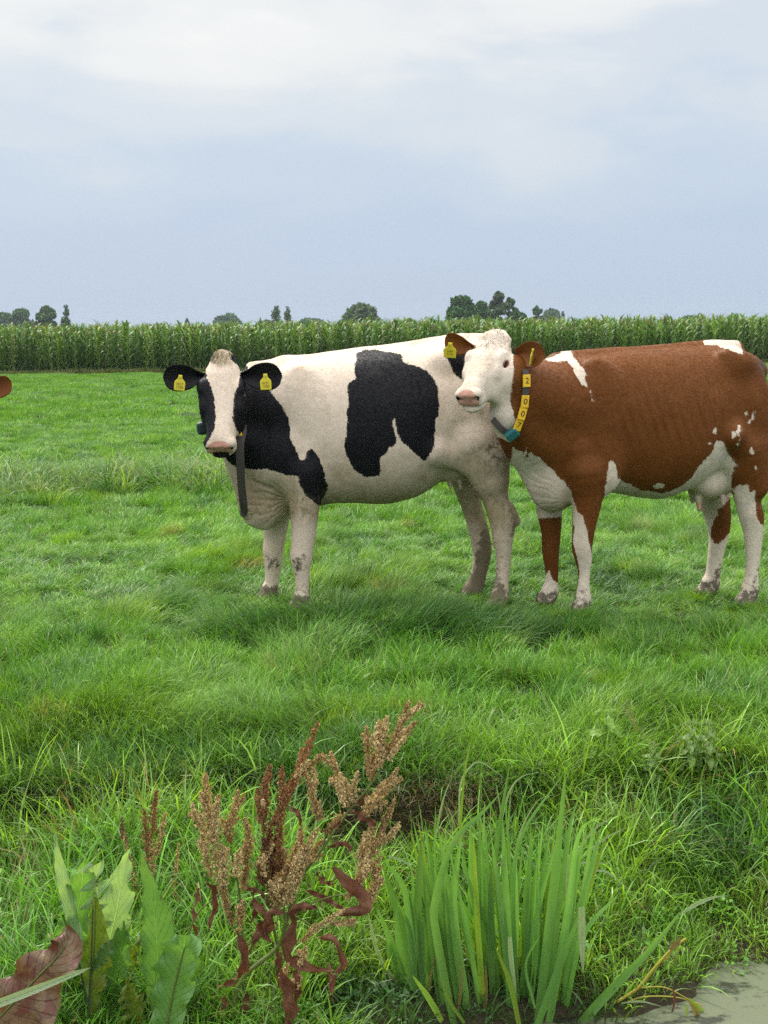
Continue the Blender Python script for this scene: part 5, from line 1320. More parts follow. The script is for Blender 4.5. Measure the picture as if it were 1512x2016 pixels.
def build_trees():
    T = [(8, 620, 42, 420, 'round', CM_DARK, 'round bluish tree cut by the left edge of the photo'),
         (42, 612, 46, 400, 'round', CM_DARK, 'bluish tree standing between the leftmost tree and the tree with a bare trunk'),
         (93, 607, 48, 300, 'open', CM_MID, 'airy tree with an open crown beside the slim poplar'),
         (129, 605, 20, 300, 'column', CM_DARK, 'slim dark poplar on the far left'),
         (368, 630, 14, 420, 'column', CM_DARK, 'tiny pointed treetop just over the maize left of the black and white cow'),
         (450, 623, 50, 560, 'round', CM_DARK, 'low blue dome of a distant tree above the head of the black and white cow'),
         (545, 607, 25, 270, 'column', CM_GREY, 'taller of two pale poplars behind the back of the black and white cow'),
         (566, 608, 17, 275, 'column', CM_GREY, 'narrower of two pale poplars behind the back of the black and white cow'),
         (525, 634, 30, 420, 'bush', CM_MID, 'low bush at the foot of the two pale poplars'),
         (610, 633, 60, 480, 'bush', CM_MID, 'low flat hedge tree between the pale poplars and the grey willow'),
         (708, 603, 68, 270, 'round', CM_GREY, 'grey green willow with a wide rounded crown'),
         (806, 631, 30, 450, 'bush', CM_DARK, 'small low tree between the grey willow and the big dark tree'),
         (908, 588, 62, 230, 'round', CM_DARK, 'big dense dark green tree left of the tallest tree'),
         (946, 597, 44, 235, 'round', CM_DARK, 'dark tree filling in between the big dense tree and the tallest one'),
         (980, 578, 42, 240, 'open', CM_GREY, 'tallest grey green tree behind the head of the brown and white cow'),
         (1002, 590, 36, 245, 'open', CM_GREY, 'loose grey tree leaning on the right of the tallest tree'),
         (1018, 615, 40, 240, 'bush', CM_DARK, 'low dark bush at the right foot of the tallest tree'),
         (1057, 606, 30, 320, 'open', CM_DARK, 'thin dark tree beside the blue domed tree'),
         (1084, 611, 38, 560, 'round', CM_DARK, 'blue domed tree right of the thin dark tree'),
         (1108, 617, 12, 480, 'column', CM_DARK, 'small narrow tree right of the blue domed tree'),
         (1167, 628, 24, 520, 'bush', CM_MID, 'tiny bush above the maize right of all the tall trees'),
         (1365, 628, 60, 620, 'bush', CM_MID, 'faint low tree above the maize far on the right')]
    for k, (px, top, w, Y, sh, m, lab) in enumerate(T):
        tree(px, top, w, Y, sh, m, lab, 60 + k, n=5200 if w > 35 else 2600)
if 't' not in PV: build_trees()
# ------------------------------------------------------------------ plants at the water's edge
def leaf_mat(name, stops, vein=.75, trans=.4, rough=.42, spec=.45, spots=0.0, blot=6.0, tmul=(1.5, 1.45, .55), bmp=.8):
    """colour runs over the leaf in blotches; lu / lv are the leaf's own length and width"""
    m, N, L = new_mat(name); lu = attr(N, 'lu').outputs['Fac']; lv = attr(N, 'lv').outputs['Fac']; bl = attr(N, 'bl').outputs['Fac']
    tc = N.new('ShaderNodeTexCoord'); ob = tc.outputs['Object']
    n1 = noise_n(N, L, blot, 4, .6, ob, .5); n2 = noise_n(N, L, 90, 4, .65, ob); n3 = noise_n(N, L, 28, 3, .6, ob)
    c = ramp(N, L, mathn(N, L, 'ADD', mathn(N, L, 'MULTIPLY', n1, .75), mathn(N, L, 'MULTIPLY', n2, .25)), stops)
    # side veins
    av = mathn(N, L, 'ABSOLUTE', lv)
    ph = mathn(N, L, 'SUBTRACT', mathn(N, L, 'MULTIPLY', lu, 17.0), mathn(N, L, 'MULTIPLY', av, 2.6))
    sv = mathn(N, L, 'ABSOLUTE', mathn(N, L, 'SINE', mathn(N, L, 'MULTIPLY', ph, math.pi)))
    svl = maprange(N, L, sv, 0, .22, 1, 0); mid = maprange(N, L, av, .015, .06, 1, 0)
    v = mathn(N, L, 'MULTIPLY', mathn(N, L, 'MAXIMUM', mathn(N, L, 'MULTIPLY', svl, .35), mid), vein)
    hl = N.new('ShaderNodeVectorMath'); hl.operation = 'MULTIPLY_ADD'; hl.inputs[1].default_value = (1.35, 1.3, 1.3); hl.inputs[2].default_value = (.05, .07, .03); L.new(c, hl.inputs[0])
    c = mixc(N, L, v, c, hl.outputs[0])
    if spots: c = mixc(N, L, mathn(N, L, 'MULTIPLY', maprange(N, L, n3, .66, .70, 0, 1), spots), c, (.10, .035, .02))
    sc = N.new('ShaderNodeVectorMath'); sc.operation = 'SCALE'; L.new(c, sc.inputs[0]); L.new(bl, sc.inputs['Scale'])
    tr = N.new('ShaderNodeVectorMath'); tr.operation = 'MULTIPLY'; tr.inputs[1].default_value = tmul; L.new(sc.outputs[0], tr.inputs[0])
    h = mathn(N, L, 'SUBTRACT', mathn(N, L, 'MULTIPLY', n2, .5), mathn(N, L, 'MULTIPLY', mathn(N, L, 'MAXIMUM', svl, mid), .6))
    finish(N, L, sc.outputs[0], rough, spec, trans, normal=bump(N, L, h, bmp, .005), tcol=tr.outputs[0]); return m
M_dock = leaf_mat('dock_leaf', [(.2, (.080, .205, .046)), (.5, (.130, .285, .070)), (.8, (.210, .350, .115))], spots=.5)
M_dockp = leaf_mat('dock_leaf_pale', [(.2, (.19, .33, .15)), (.5, (.26, .41, .20)), (.8, (.33, .46, .27))], spots=.6, rough=.5)
M_docky = leaf_mat('dock_leaf_yellow', [(.2, (.130, .220, .025)), (.5, (.190, .270, .035)), (.8, (.200, .170, .045))], spots=.8)
M_dockb = leaf_mat('dock_leaf_red', [(.15, (.115, .055, .022)), (.4, (.20, .070, .045)), (.6, (.27, .115, .085)), (.8, (.22, .16, .060))], vein=.25, trans=.3, rough=.38, spec=.55, spots=.5, tmul=(1.5, .8, .5))
M_dockt = leaf_mat('dock_leaf_brown', [(.25, (.10, .10, .028)), (.38, (.15, .070, .035)), (.47, (.165, .110, .055)), (.55, (.100, .046, .026)), (.63, (.135, .034, .026)), (.75, (.10, .032, .022))], vein=.25, trans=.25, rough=.42, spec=.45, spots=.7, blot=16, tmul=(1.4, .9, .5))
M_wither = leaf_mat('withered_leaf', [(.25, (.070, .030, .016)), (.5, (.150, .066, .036)), (.75, (.27, .145, .085))], vein=.2, trans=.15, rough=.68, spec=.25, blot=22, tmul=(1.5, .7, .5))
M_iris = leaf_mat('iris_leaf', [(.25, (.080, .205, .045)), (.5, (.120, .265, .062)), (.75, (.180, .330, .085))], bmp=.12, vein=.12, trans=.4, rough=.38, spec=.5, blot=4)
M_irisp = leaf_mat('iris_leaf_pale', [(.25, (.19, .28, .15)), (.5, (.26, .36, .20)), (.75, (.30, .40, .22))], vein=.1, trans=.3, rough=.4)
M_irisy = leaf_mat('iris_leaf_yellow', [(.25, (.12, .24, .03)), (.5, (.17, .29, .035)), (.75, (.25, .30, .045))], vein=.1, trans=.4, rough=.4, spots=.3)
M_irisb = leaf_mat('iris_leaf_brown', [(.25, (.11, .075, .035)), (.5, (.20, .16, .05)), (.75, (.28, .25, .06))], vein=.1, trans=.2, rough=.6, spots=.8)
M_stemg = plain('green_stem', (.115, .15, .040), .5, .3, .3, 30)
M_stemy = plain('yellow_stem', (.30, .27, .035), .5, .3, .25, 30)
M_stemb = plain('dry_stem', (.13, .085, .040), .7, .2, .35, 30)
M_stick = plain('brown_stick', (.15, .065, .040), .6, .3, .3, 40)
M_seedt = leafy('seed_tan', 'tint', False, .15, .6, .2, 1.0)

def leaf_surf(path, left, right, face, n=26, m=9, curl=.0, wave=.0, wfreq=7, seed=0, cupv=.12, tip_curl=0, bl=1.0):
    """blade along the midrib path (m); left/right: (t, width in m) pairs; face: where its front looks"""
    rg = np.random.default_rng(seed); c = spline(path, n); s = np.linspace(0, 1, n); T = nrm(np.gradient(c, axis=0))
    f = np.array(face, float); f = nrm(f - T * (T @ f)[:, None]); sd = np.cross(T, f)           # to the viewer's right when the tip is up
    wl = np.interp(s, *zip(*left)); wr = np.interp(s, *zip(*right)); t = np.linspace(-1, 1, 2 * m + 1)
    ph = rg.uniform(0, 6.28, 4)
    W = np.where(t[None] < 0, wl[:, None], wr[:, None]) * t[None]
    wob = 1 + wave * .5 * np.abs(t[None]) ** 3 * np.sin(s[:, None] * wfreq * 6.0 + ph[0] + 1.3 * np.sign(t)[None])
    wfine = wave * .02 * np.abs(t[None]) ** 3 * np.sin(s[:, None] * wfreq * 19 + ph[3] + 2 * t[None])
    depth = wfine + np.abs(W) * np.abs(t)[None] * cupv + wave * .085 * np.abs(t[None]) ** 2 * np.sin(s[:, None] * wfreq * 6.28 + ph[1] * np.sign(t)[None]) + wave * .03 * np.abs(t[None]) * np.sin(s[:, None] * wfreq * 2.3 + ph[2])
    V = c[:, None] + sd[:, None] * (W * wob)[..., None] + f[:, None] * depth[..., None]
    if tip_curl:
        k = np.clip((s - .80) / .20, 0, 1)[:, None] ** 1.5; V = V + (f * tip_curl)[:, None] * k[..., None] - T[:, None] * (k * abs(tip_curl) * .8)[..., None]
    M_ = len(t); i = np.arange(n - 1)[:, None] * M_; j = np.arange(M_ - 1)[None]
    F = np.stack([i + j, i + j + 1, i + M_ + j + 1, i + M_ + j], -1).reshape(-1, 4)
    lu = np.repeat(s, M_); lv = np.tile(t, n)
    return V.reshape(-1, 3), F, dict(lu=lu, lv=lv, bl=np.full(len(lu), bl))
def add_leaf(parent, name, mat, px, Y, left, right, face=(0, -1, .15), label=None, rib=None, **kw):
    """px: midrib (px, py[, dY]) base to tip; widths in photo pixels"""
    p = [P(q[0], q[1], Y + (q[2] if len(q) > 2 else 0)) for q in px]; k = Y / FPX
    V, F, A = leaf_surf(p, [(t, w * k * 1.08) for t, w in left], [(t, w * k * 1.08) for t, w in right], face, **kw)
    mb = MB(); mb.add(V, F, **A)
    if rib:
        r = spline(p, 16); V, F = tube(r + nrm(np.array(face)) * .0015, np.linspace(rib, rib * .35, 16), 5); mb.add(V, F, 1, lu=.5, lv=0, bl=1)
    o = link(name, mb.mesh(name, [mat, M_stemg]), parent)
    if label: o['label'] = label
    return o
def build_dock():
    Y = 3.62; b = P(205, 2080, Y); root = empty('dock_plant', (b[0], Y, WATER_Z + .02))
    tag(root, 'green dock with big upright leaves and one wilted red brown leaf', 'dock plant')
    wd = lambda *a: list(a)
    L = lambda *a, **k: add_leaf(root, 'leaf', *a, **k)
    L(M_dockp, [(196, 2040, .05), (140, 1800, .05), (116, 1700, .04), (110, 1640, .02)], Y, [(0, 3), (.4, 8), (.65, 13), (.85, 10), (1, .5)], [(0, 3), (.4, 10), (.7, 14), (.85, 9), (1, .5)], seed=1, wave=.25, face=(.4, -1, .1))
    L(M_dock, [(200, 2040, .10), (150, 1850, .10), (160, 1760, .08), (167, 1673, .02)], Y, [(0, 3), (.35, 12), (.6, 26), (.8, 28), (.93, 18), (1, 4)], [(0, 3), (.35, 14), (.6, 24), (.85, 22), (1, 6)], seed=2, wave=.35, face=(.2, -1, .2), tip_curl=.02)
    L(M_dockp, [(205, 2040, .07), (196, 1850, .06), (194, 1760, .03), (179, 1695, -.01)], Y, [(0, 2), (.5, 8), (.75, 16), (.92, 12), (1, 2)], [(0, 2), (.5, 6), (.75, 9), (.9, 8), (1, 2)], seed=3, wave=.6, wfreq=9, face=(-.8, -1, .1))
    L(M_dockp, [(196, 2050, .12), (204, 1909, .12), (227, 1807, .10), (247, 1705, .07), (258, 1668, .05)], Y, [(0, 4), (.3, 14), (.5, 30), (.7, 34), (.88, 16), (1, .5)], [(0, 4), (.3, 14), (.5, 28), (.7, 30), (.88, 14), (1, .5)], seed=4, wave=.22, face=(-.1, -1, .3))
    L(M_docky, [(178, 2040, .0), (181, 1930, .0), (186, 1860, -.01), (188, 1757, -.04)], Y, [(0, 3), (.25, 8), (.45, 22), (.6, 22), (.8, 12), (1, .5)], [(0, 3), (.25, 12), (.45, 34), (.6, 32), (.8, 18), (1, .5)], seed=5, wave=.2, face=(.3, -1, .1), rib=.0030)
    L(M_dock, [(318, 2070, .03), (312, 1940, .03), (306, 1820, .02), (291, 1735, .01), (275, 1668, -.02)], Y, [(0, 4), (.25, 22), (.45, 34), (.62, 30), (.8, 14), (1, .4)], [(0, 4), (.25, 14), (.45, 28), (.62, 33), (.8, 12), (1, .4)], seed=6, wave=.12, face=(.45, -1, .1), cupv=.35, bl=.85)
    L(M_dock, [(322, 2080, -.06), (334, 1990, -.06), (352, 1910, -.07), (368, 1848, -.08), (372, 1822, -.08)], Y, [(0, 16), (.25, 34), (.5, 44), (.75, 48), (.92, 30), (1, 6)], [(0, 24), (.25, 30), (.5, 34), (.62, 38), (.72, 28), (.85, 40), (.95, 30), (1, 8)], seed=7, wave=.28, wfreq=5, face=(-.2, -1, .35), rib=.0040, tip_curl=.025, bl=1.0)
    L(M_docky, [(228, 1990, .16), (240, 1930, .16), (262, 1880, .15), (276, 1850, .14)], Y, [(0, 6), (.4, 20), (.7, 18), (1, 1)], [(0, 6), (.4, 18), (.7, 14), (1, 1)], seed=8, wave=.3, face=(.2, -1, .3), bl=.7)
    L(M_dock, [(178, 1912, -.03), (195, 1892, -.05), (224, 1848, -.07)], Y, [(0, 1), (.4, 12), (.75, 12), (1, 1)], [(0, 2), (.4, 12), (.75, 12), (1, 1)], seed=9, wave=.1, face=(-.1, -1, .6), bl=.5)
    L(M_dockb, [(-60, 2060, -.14), (0, 2000, -.14), (73, 1925, -.12), (116, 1880, -.10), (131, 1850, -.08), (120, 1815, -.05)], Y,
      [(0, 50), (.25, 54), (.45, 46), (.65, 36), (.8, 26), (.92, 22), (1, 6)], [(0, 100), (.2, 104), (.4, 88), (.6, 52), (.75, 38), (.9, 26), (1, 5)], seed=10, wave=.38, wfreq=4, face=(.1, -1, .55), rib=.0035, tip_curl=-.02, label='large wilted red brown leaf', n=40, m=12) if False else None
    add_leaf(root, 'leaf', M_dockt, [(-70, 2075, -.14), (0, 2002, -.14), (73, 1924, -.12), (116, 1880, -.10), (132, 1850, -.08), (124, 1812, -.05)], Y,
      [(0, 54), (.25, 56), (.45, 48), (.65, 40), (.8, 28), (.92, 22), (1, 8)], [(0, 96), (.2, 104), (.4, 96), (.6, 60), (.75, 44), (.9, 26), (1, 8)], seed=10, wave=.36, wfreq=4, face=(.1, -1, .55), rib=.0035, tip_curl=-.02, label='large wilted red brown leaf', n=40, m=12)
    L(M_dock, [(215, 2050, .08), (222, 1960, .08), (236, 1880, .07), (243, 1812, .04)], Y, [(0, 3), (.3, 12), (.6, 26), (.85, 18), (1, 1)], [(0, 3), (.3, 14), (.6, 24), (.85, 16), (1, 1)], seed=21, wave=.3, face=(.3, -1, .2), bl=.9)
    L(M_dock, [(152, 2040, .12), (141, 1930, .12), (134, 1850, .10), (126, 1775, .07)], Y, [(0, 3), (.35, 14), (.6, 20), (.85, 14), (1, 1)], [(0, 3), (.35, 12), (.6, 18), (.85, 13), (1, 1)], seed=22, wave=.3, face=(-.2, -1, .2))
    L(M_docky, [(272, 2060, .02), (266, 1985, .0), (252, 1925, -.02)], Y, [(0, 5), (.4, 24), (.75, 22), (1, 1)], [(0, 5), (.4, 22), (.75, 20), (1, 1)], seed=23, wave=.35, face=(-.3, -1, .4), bl=.85)
    L(M_dock, [(310, 2090, .10), (345, 1990, .10), (372, 1925, .08), (398, 1880, .05)], Y, [(0, 6), (.3, 22), (.65, 28), (.88, 16), (1, 1)], [(0, 6), (.3, 22), (.65, 26), (.88, 16), (1, 1)], seed=24, wave=.3, face=(.25, -1, .35), bl=.8)
    mb = MB()
    for q in ([(172, 2060), (176, 1960), (180, 1880), (183, 1790)], [(172, 1975), (160, 1915), (155, 1890)]):
        V, F = tube(spline([P(x, y, Y - .05) for x, y in q], 14), np.linspace(.0045, .002, 14), 6); mb.add(V, F)
    link('stem', mb.mesh('stem', [plain('dark_green_stem', (.03, .06, .025), .5)]), root)
    # a reed blade fallen across the wilted leaf
    o = MB(); V, F, A = leaf_surf([P(-40, 1990, 3.40), P(60, 1952, 3.39), P(178, 1905, 3.40)], [(0, .012), (.5, .011), (.9, .006), (1, .0005)], [(0, .012), (.5, .011), (.9, .006), (1, .0005)], (0, -1, .6), n=20, m=3, cupv=.3); o.add(V, F, **A)
    t = tag(link('reed', o.mesh('reed', [M_irisp])), 'pale green reed lying across the wilted dock leaf', 'reed')
    return root

def seed_spike(parent, a, b, rpx, Y, col, seed, dens=1.0, bend=0.0):
    """a spike of papery dock fruits round a thin stalk"""
    rg = np.random.default_rng(seed); mb = MB(); k = Y / FPX; rpx = rpx * .95; A = P(a[0], a[1], Y); B = P(b[0], b[1], Y + rg.normal(0, .02)); L = np.linalg.norm(B - A)
    mid = (A + B) / 2 + np.array([bend, 0, 0]); path = spline([A, mid, B], 12); V, F = tube(path, np.linspace(.0022, .001, 12), 4); mb.add(V, F, 0, bl=1.0)
    R_ = rpx * k; n = int(max(40, L / .0042 * 7.5 * dens * 1.15 * (R_ / .013)))
    s = rg.uniform(0, 1, n) ** .9; wh = np.round(s * L / .017); s = np.clip(wh * .017 / L + rg.normal(0, .0052 / L, n), 0, 1); wr = rg.uniform(.65, 1.35, 400)[wh.astype(int)]
    c = np.stack([np.interp(s, np.linspace(0, 1, 12), path[:, q]) for q in range(3)], 1)
    rad = R_ * np.interp(s, [0, .1, .55, .9, 1], [.5, .95, 1, .55, .2]) * rg.uniform(.05, 1.1, n) ** .6 * wr
    d = nrm(rg.normal(0, 1, (n, 3)) + np.array([0, 0, -.35])); C = c + d * rad[:, None]
    for w in range(3):          # each fruit: three heart-shaped wings
        z = nrm(-d * .2 + np.array([0, 0, -1.0]) + rg.normal(0, .5, (n, 3))); u = nrm(np.cross(z, rg.normal(0, 1, (n, 3)))); sz = (.0047 * rg.uniform(.6, 1.3, n))[:, None]
        Vq = np.stack([C - z * sz * .2, C + u * sz * .75 + z * sz * .3, C + z * sz * 1.35, C - u * sz * .25 + z * sz * .4], 1).reshape(-1, 3)
        mb.add(Vq, np.arange(4 * n).reshape(-1, 4), 1, bl=np.repeat(np.clip(rg.normal(1, .26, n), .45, 1.8), 4))
    me = mb.mesh('seed_spike', [M_stemb, M_seedt], False)
    at_ = me.attributes.new('tint', 'FLOAT_COLOR', 'POINT'); at_.data.foreach_set('color', np.tile(np.array([*col, 1], np.float32), len(me.vertices)))
    return link('seed_spike', me, parent)
def build_dry_dock():
    Y = 3.70; k = lambda x, y: (340 + x / 2.908, 1360 + y / 2.908)
    b = P(450, 2090, Y); root = empty('dock_plant', (b[0], Y, WATER_Z + .02)); tag(root, 'withered brown dock covered in rusty and tan seed spikes', 'dock plant')
    mb = MB()
    def st(pts, r0, r1, dy=0):
        V, F = tube(spline([P(*k(x, y), Y + dy) for x, y in pts], 4 * len(pts) + 4), np.linspace(r0, r1, 4 * len(pts) + 4), 7); mb.add(V, F)
    st([(310, 2130), (330, 1880), (400, 1650), (600, 1470), (650, 1330), (720, 1100), (860, 900), (1000, 700), (1100, 580), (1180, 470), (1250, 330)], .0085, .0022)
    st([(340, 1850), (385, 1640), (400, 1400), (380, 1150), (330, 900)], .0050, .002, .03); st([(600, 1470), (560, 1250), (540, 1000), (560, 700)], .0045, .0018, .02)
    st([(650, 1330), (640, 1150), (760, 900), (830, 700)], .004, .0015, -.02); st([(720, 1250), (900, 1180), (1060, 1150), (1150, 1050)], .003, .0012, -.03); st([(720, 1300), (840, 1360), (960, 1320), (1040, 1290)], .0028, .001, -.02)
    st([(20, 1700), (90, 1400), (150, 1265), (250, 1180), (330, 1100)], .0042, .002, .05); st([(400, 1000), (260, 850), (190, 700)], .0025, .001); st([(860, 900), (900, 700), (900, 500)], .0028, .001); st([(1080, 700), (1200, 560), (1260, 520)], .002, .001)
    st([(1010, 560), (1180, 572), (1345, 575), (1358, 660)], .002, .0012); st([(520, 1850), (560, 1650), (620, 1500)], .004, .003, .04)
    link('stem', mb.mesh('stem', [M_stemg]), root)
    TAN, TAN2, RUST, DARKR, RED = (.46, .325, .140), (.52, .40, .195), (.30, .155, .065), (.12, .060, .030), (.20, .090, .042)
    S = [((1210, 380), (1355, 55), 11, TAN), ((1170, 370), (1225, 140), 11, TAN2), ((1130, 500), (1110, 200), 10, TAN), ((1260, 320), (1395, 170), 10, TAN), ((1190, 420), (1185, 170), 12, TAN2), ((1240, 380), (1330, 260), 12, TAN2), ((1150, 480), (1170, 330), 13, TAN),
         ((1010, 650), (905, 350), 12, TAN), ((980, 640), (960, 470), 13, TAN2), ((1040, 620), (1060, 460), 11, TAN2), ((850, 720), (765, 470), 12, TAN), ((830, 730), (800, 600), 14, TAN2), ((640, 620), (830, 180), 11, RUST), ((690, 560), (735, 330), 10, RUST), ((520, 800), (555, 420), 14, RUST), ((500, 740), (490, 560), 12, RUST),
         ((600, 800), (625, 430), 12, RUST), ((740, 480), (860, 355), 8, TAN), ((560, 780), (670, 590), 13, RUST), ((215, 860), (185, 470), 12, TAN), ((300, 820), (375, 565), 11, TAN), ((180, 800), (110, 640), 9, TAN2), ((240, 900), (260, 620), 14, TAN2), ((330, 850), (310, 740), 13, RUST), ((220, 1050), (170, 800), 13, TAN2), ((340, 1330), (260, 1000), 12, TAN),
         ((290, 1100), (280, 880), 15, TAN2), ((400, 1130), (420, 860), 15, TAN), ((360, 1050), (390, 900), 15, TAN2), ((500, 1080), (560, 790), 17, RED), ((560, 1220), (590, 830), 16, DARKR), ((520, 1100), (540, 860), 15, RED), ((600, 1100), (620, 760), 12, RUST), ((450, 900), (410, 730), 12, TAN),
         ((570, 1170), (720, 850), 15, TAN), ((650, 1210), (740, 900), 17, TAN2), ((640, 1200), (830, 780), 15, TAN2), ((700, 1050), (860, 850), 14, TAN), ((620, 1150), (640, 900), 14, TAN2), ((600, 1250), (590, 1060), 14, TAN2), ((760, 980), (730, 780), 12, TAN),
         ((1100, 700), (1250, 490), 13, TAN), ((1140, 640), (1290, 440), 10, TAN2), ((1180, 830), (1275, 610), 10, TAN), ((1100, 690), (1180, 560), 14, TAN2), ((1060, 950), (1150, 770), 14, TAN2), ((1090, 960), (1210, 820), 13, TAN), ((1000, 1180), (1190, 950), 14, TAN), ((1050, 1100), (1120, 930), 15, TAN2), ((1090, 1250), (1200, 1070), 13, TAN2),
         ((1120, 1180), (1190, 1000), 12, TAN), ((900, 1330), (1050, 1310), 9, TAN2), ((800, 1370), (980, 1250), 9, TAN2), ((740, 1430), (820, 1330), 10, TAN), ((720, 1560), (760, 1460), 10, TAN2), ((900, 760), (990, 700), 10, TAN), ((860, 800), (960, 740), 9, RUST), ((1180, 870), (1300, 770), 8, TAN2), ((640, 1680), (660, 1560), 9, TAN), ((700, 1700), (720, 1600), 9, TAN), ((370, 1380), (400, 1200), 10, TAN)]
    rq = np.random.default_rng(17)
    for q in range(120):        # side sprigs
        (a, b_, r, c) = S[rq.integers(0, len(S))]; t = rq.uniform(.1, .7); o = np.array(a) * (1 - t) + np.array(b_) * t; dv = np.array(b_, float) - a; ang = rq.choice([-1, 1]) * rq.uniform(.22, .58); cs, sn = math.cos(ang), math.sin(ang); dv = np.array([dv[0] * cs - dv[1] * sn, dv[0] * sn + dv[1] * cs]) * rq.uniform(.3, .55)
        S.append((tuple(o), tuple(o + dv), r * .75, (TAN, TAN2, c)[rq.integers(0, 3)]))
    for q, (a, b_, r, c) in enumerate(S):
        rg = np.random.default_rng(q); seed_spike(root, k(*a), k(*b_), r, Y + rg.normal(0, .035), tuple(np.array(c) * rg.uniform(.85, 1.15)), 40 + q, bend=rg.normal(0, .004))
    W = [([(680, 1270), (700, 1330), (680, 1400), (660, 1520), (760, 1580), (920, 1600)], 13), ([(640, 1270), (540, 1275), (510, 1370), (440, 1450)], 11), ([(450, 1200), (520, 1290), (530, 1400), (580, 1450)], 8), ([(370, 1380), (400, 1520), (360, 1640), (260, 1700)], 11),
         ([(920, 1010), (1000, 1100), (1090, 1170), (1080, 1260), (900, 1280)], 14), ([(820, 1410), (920, 1440), (970, 1560), (930, 1620), (890, 1760)], 7), ([(610, 1600), (640, 1750), (650, 2010)], 16), ([(300, 1740), (295, 1850), (280, 1960)], 9), ([(430, 1720), (410, 1830), (350, 1900)], 8), ([(1020, 690), (1120, 740), (1195, 800)], 8),
         ([(760, 1140), (850, 1180), (960, 1240), (1000, 1250)], 6), ([(890, 890), (960, 868), (1012, 900), (990, 940)], 6), ([(200, 1080), (235, 1200), (200, 1390)], 6), ([(145, 1130), (115, 1300), (130, 1400)], 4), ([(700, 1600), (715, 1720), (690, 1800)], 9), ([(540, 1800), (530, 1900), (500, 2000)], 7), ([(660, 1280), (740, 1240), (830, 1240)], 9), ([(420, 1120), (480, 1140), (540, 1180)], 5), ([(820, 1050), (870, 1100), (920, 1110)], 5),
         ([(1080, 920), (1110, 990), (1160, 1050)], 6), ([(1100, 570), (1080, 620), (1040, 660)], 6), ([(660, 660), (720, 700), (735, 780)], 5), ([(600, 1330), (500, 1350), (440, 1500)], 8), ([(600, 1480), (620, 1600), (600, 1700)], 7), ([(890, 1560), (900, 1680), (920, 1780)], 4), ([(640, 1040), (700, 1000), (760, 1010)], 5), ([(460, 1150), (470, 1250), (450, 1330)], 6)]
    for q, (pts, w) in enumerate(W):
        rg = np.random.default_rng(300 + q); dy = rg.normal(-.02, .03)
        add_leaf(root, 'withered_leaf', M_wither, [(*k(x, y), dy + rg.normal(0, .012)) for x, y in pts], Y, [(0, w * .25), (.3, w * 1.0), (.45, w * .75), (.6, w * 1.05), (.85, w * .4), (1, .3)], [(0, w * .25), (.2, w * .8), (.4, w * 1.0), (.6, w * .8), (.85, w * .55), (1, .3)], face=(rg.normal(0, .5), -1, rg.normal(.2, .5)), seed=q, wave=.10, wfreq=3, cupv=rg.uniform(-1.2, 1.2), n=30, m=4)
    # a second, slighter one behind on the left
    Y2 = 4.15; r2 = empty('dock_plant', (P(285, 1880, Y2)[0], Y2, -.42)); tag(r2, 'slight dried dock with loose brown seed spikes behind the green dock', 'dock plant')
    mb = MB(); V, F = tube(spline([P(330, 1900, Y2), P(300, 1750, Y2), P(288, 1660, Y2), P(305, 1560, Y2)], 14), np.linspace(.004, .0012, 14), 6); mb.add(V, F); V, F = tube(spline([P(300, 1900, Y2), P(265, 1740, Y2), P(245, 1620, Y2)], 12), np.linspace(.003, .001, 12), 6); mb.add(V, F); link('stem', mb.mesh('stem', [M_stemb]), r2)
    for q, (a, b_, r, c) in enumerate([((290, 1690), (283, 1590), 8, RUST), ((300, 1640), (308, 1555), 8, RUST), ((310, 1680), (325, 1600), 8, TAN), ((265, 1740), (244, 1640), 7, TAN), ((300, 1720), (298, 1640), 9, TAN), ((270, 1790), (262, 1720), 7, RUST), ((345, 1720), (352, 1660), 6, TAN), ((355, 1790), (340, 1735), 6, TAN), ((240, 1650), (240, 1610), 5, DARKR)]):
        seed_spike(r2, a, b_, r, Y2, c, 150 + q, .8)

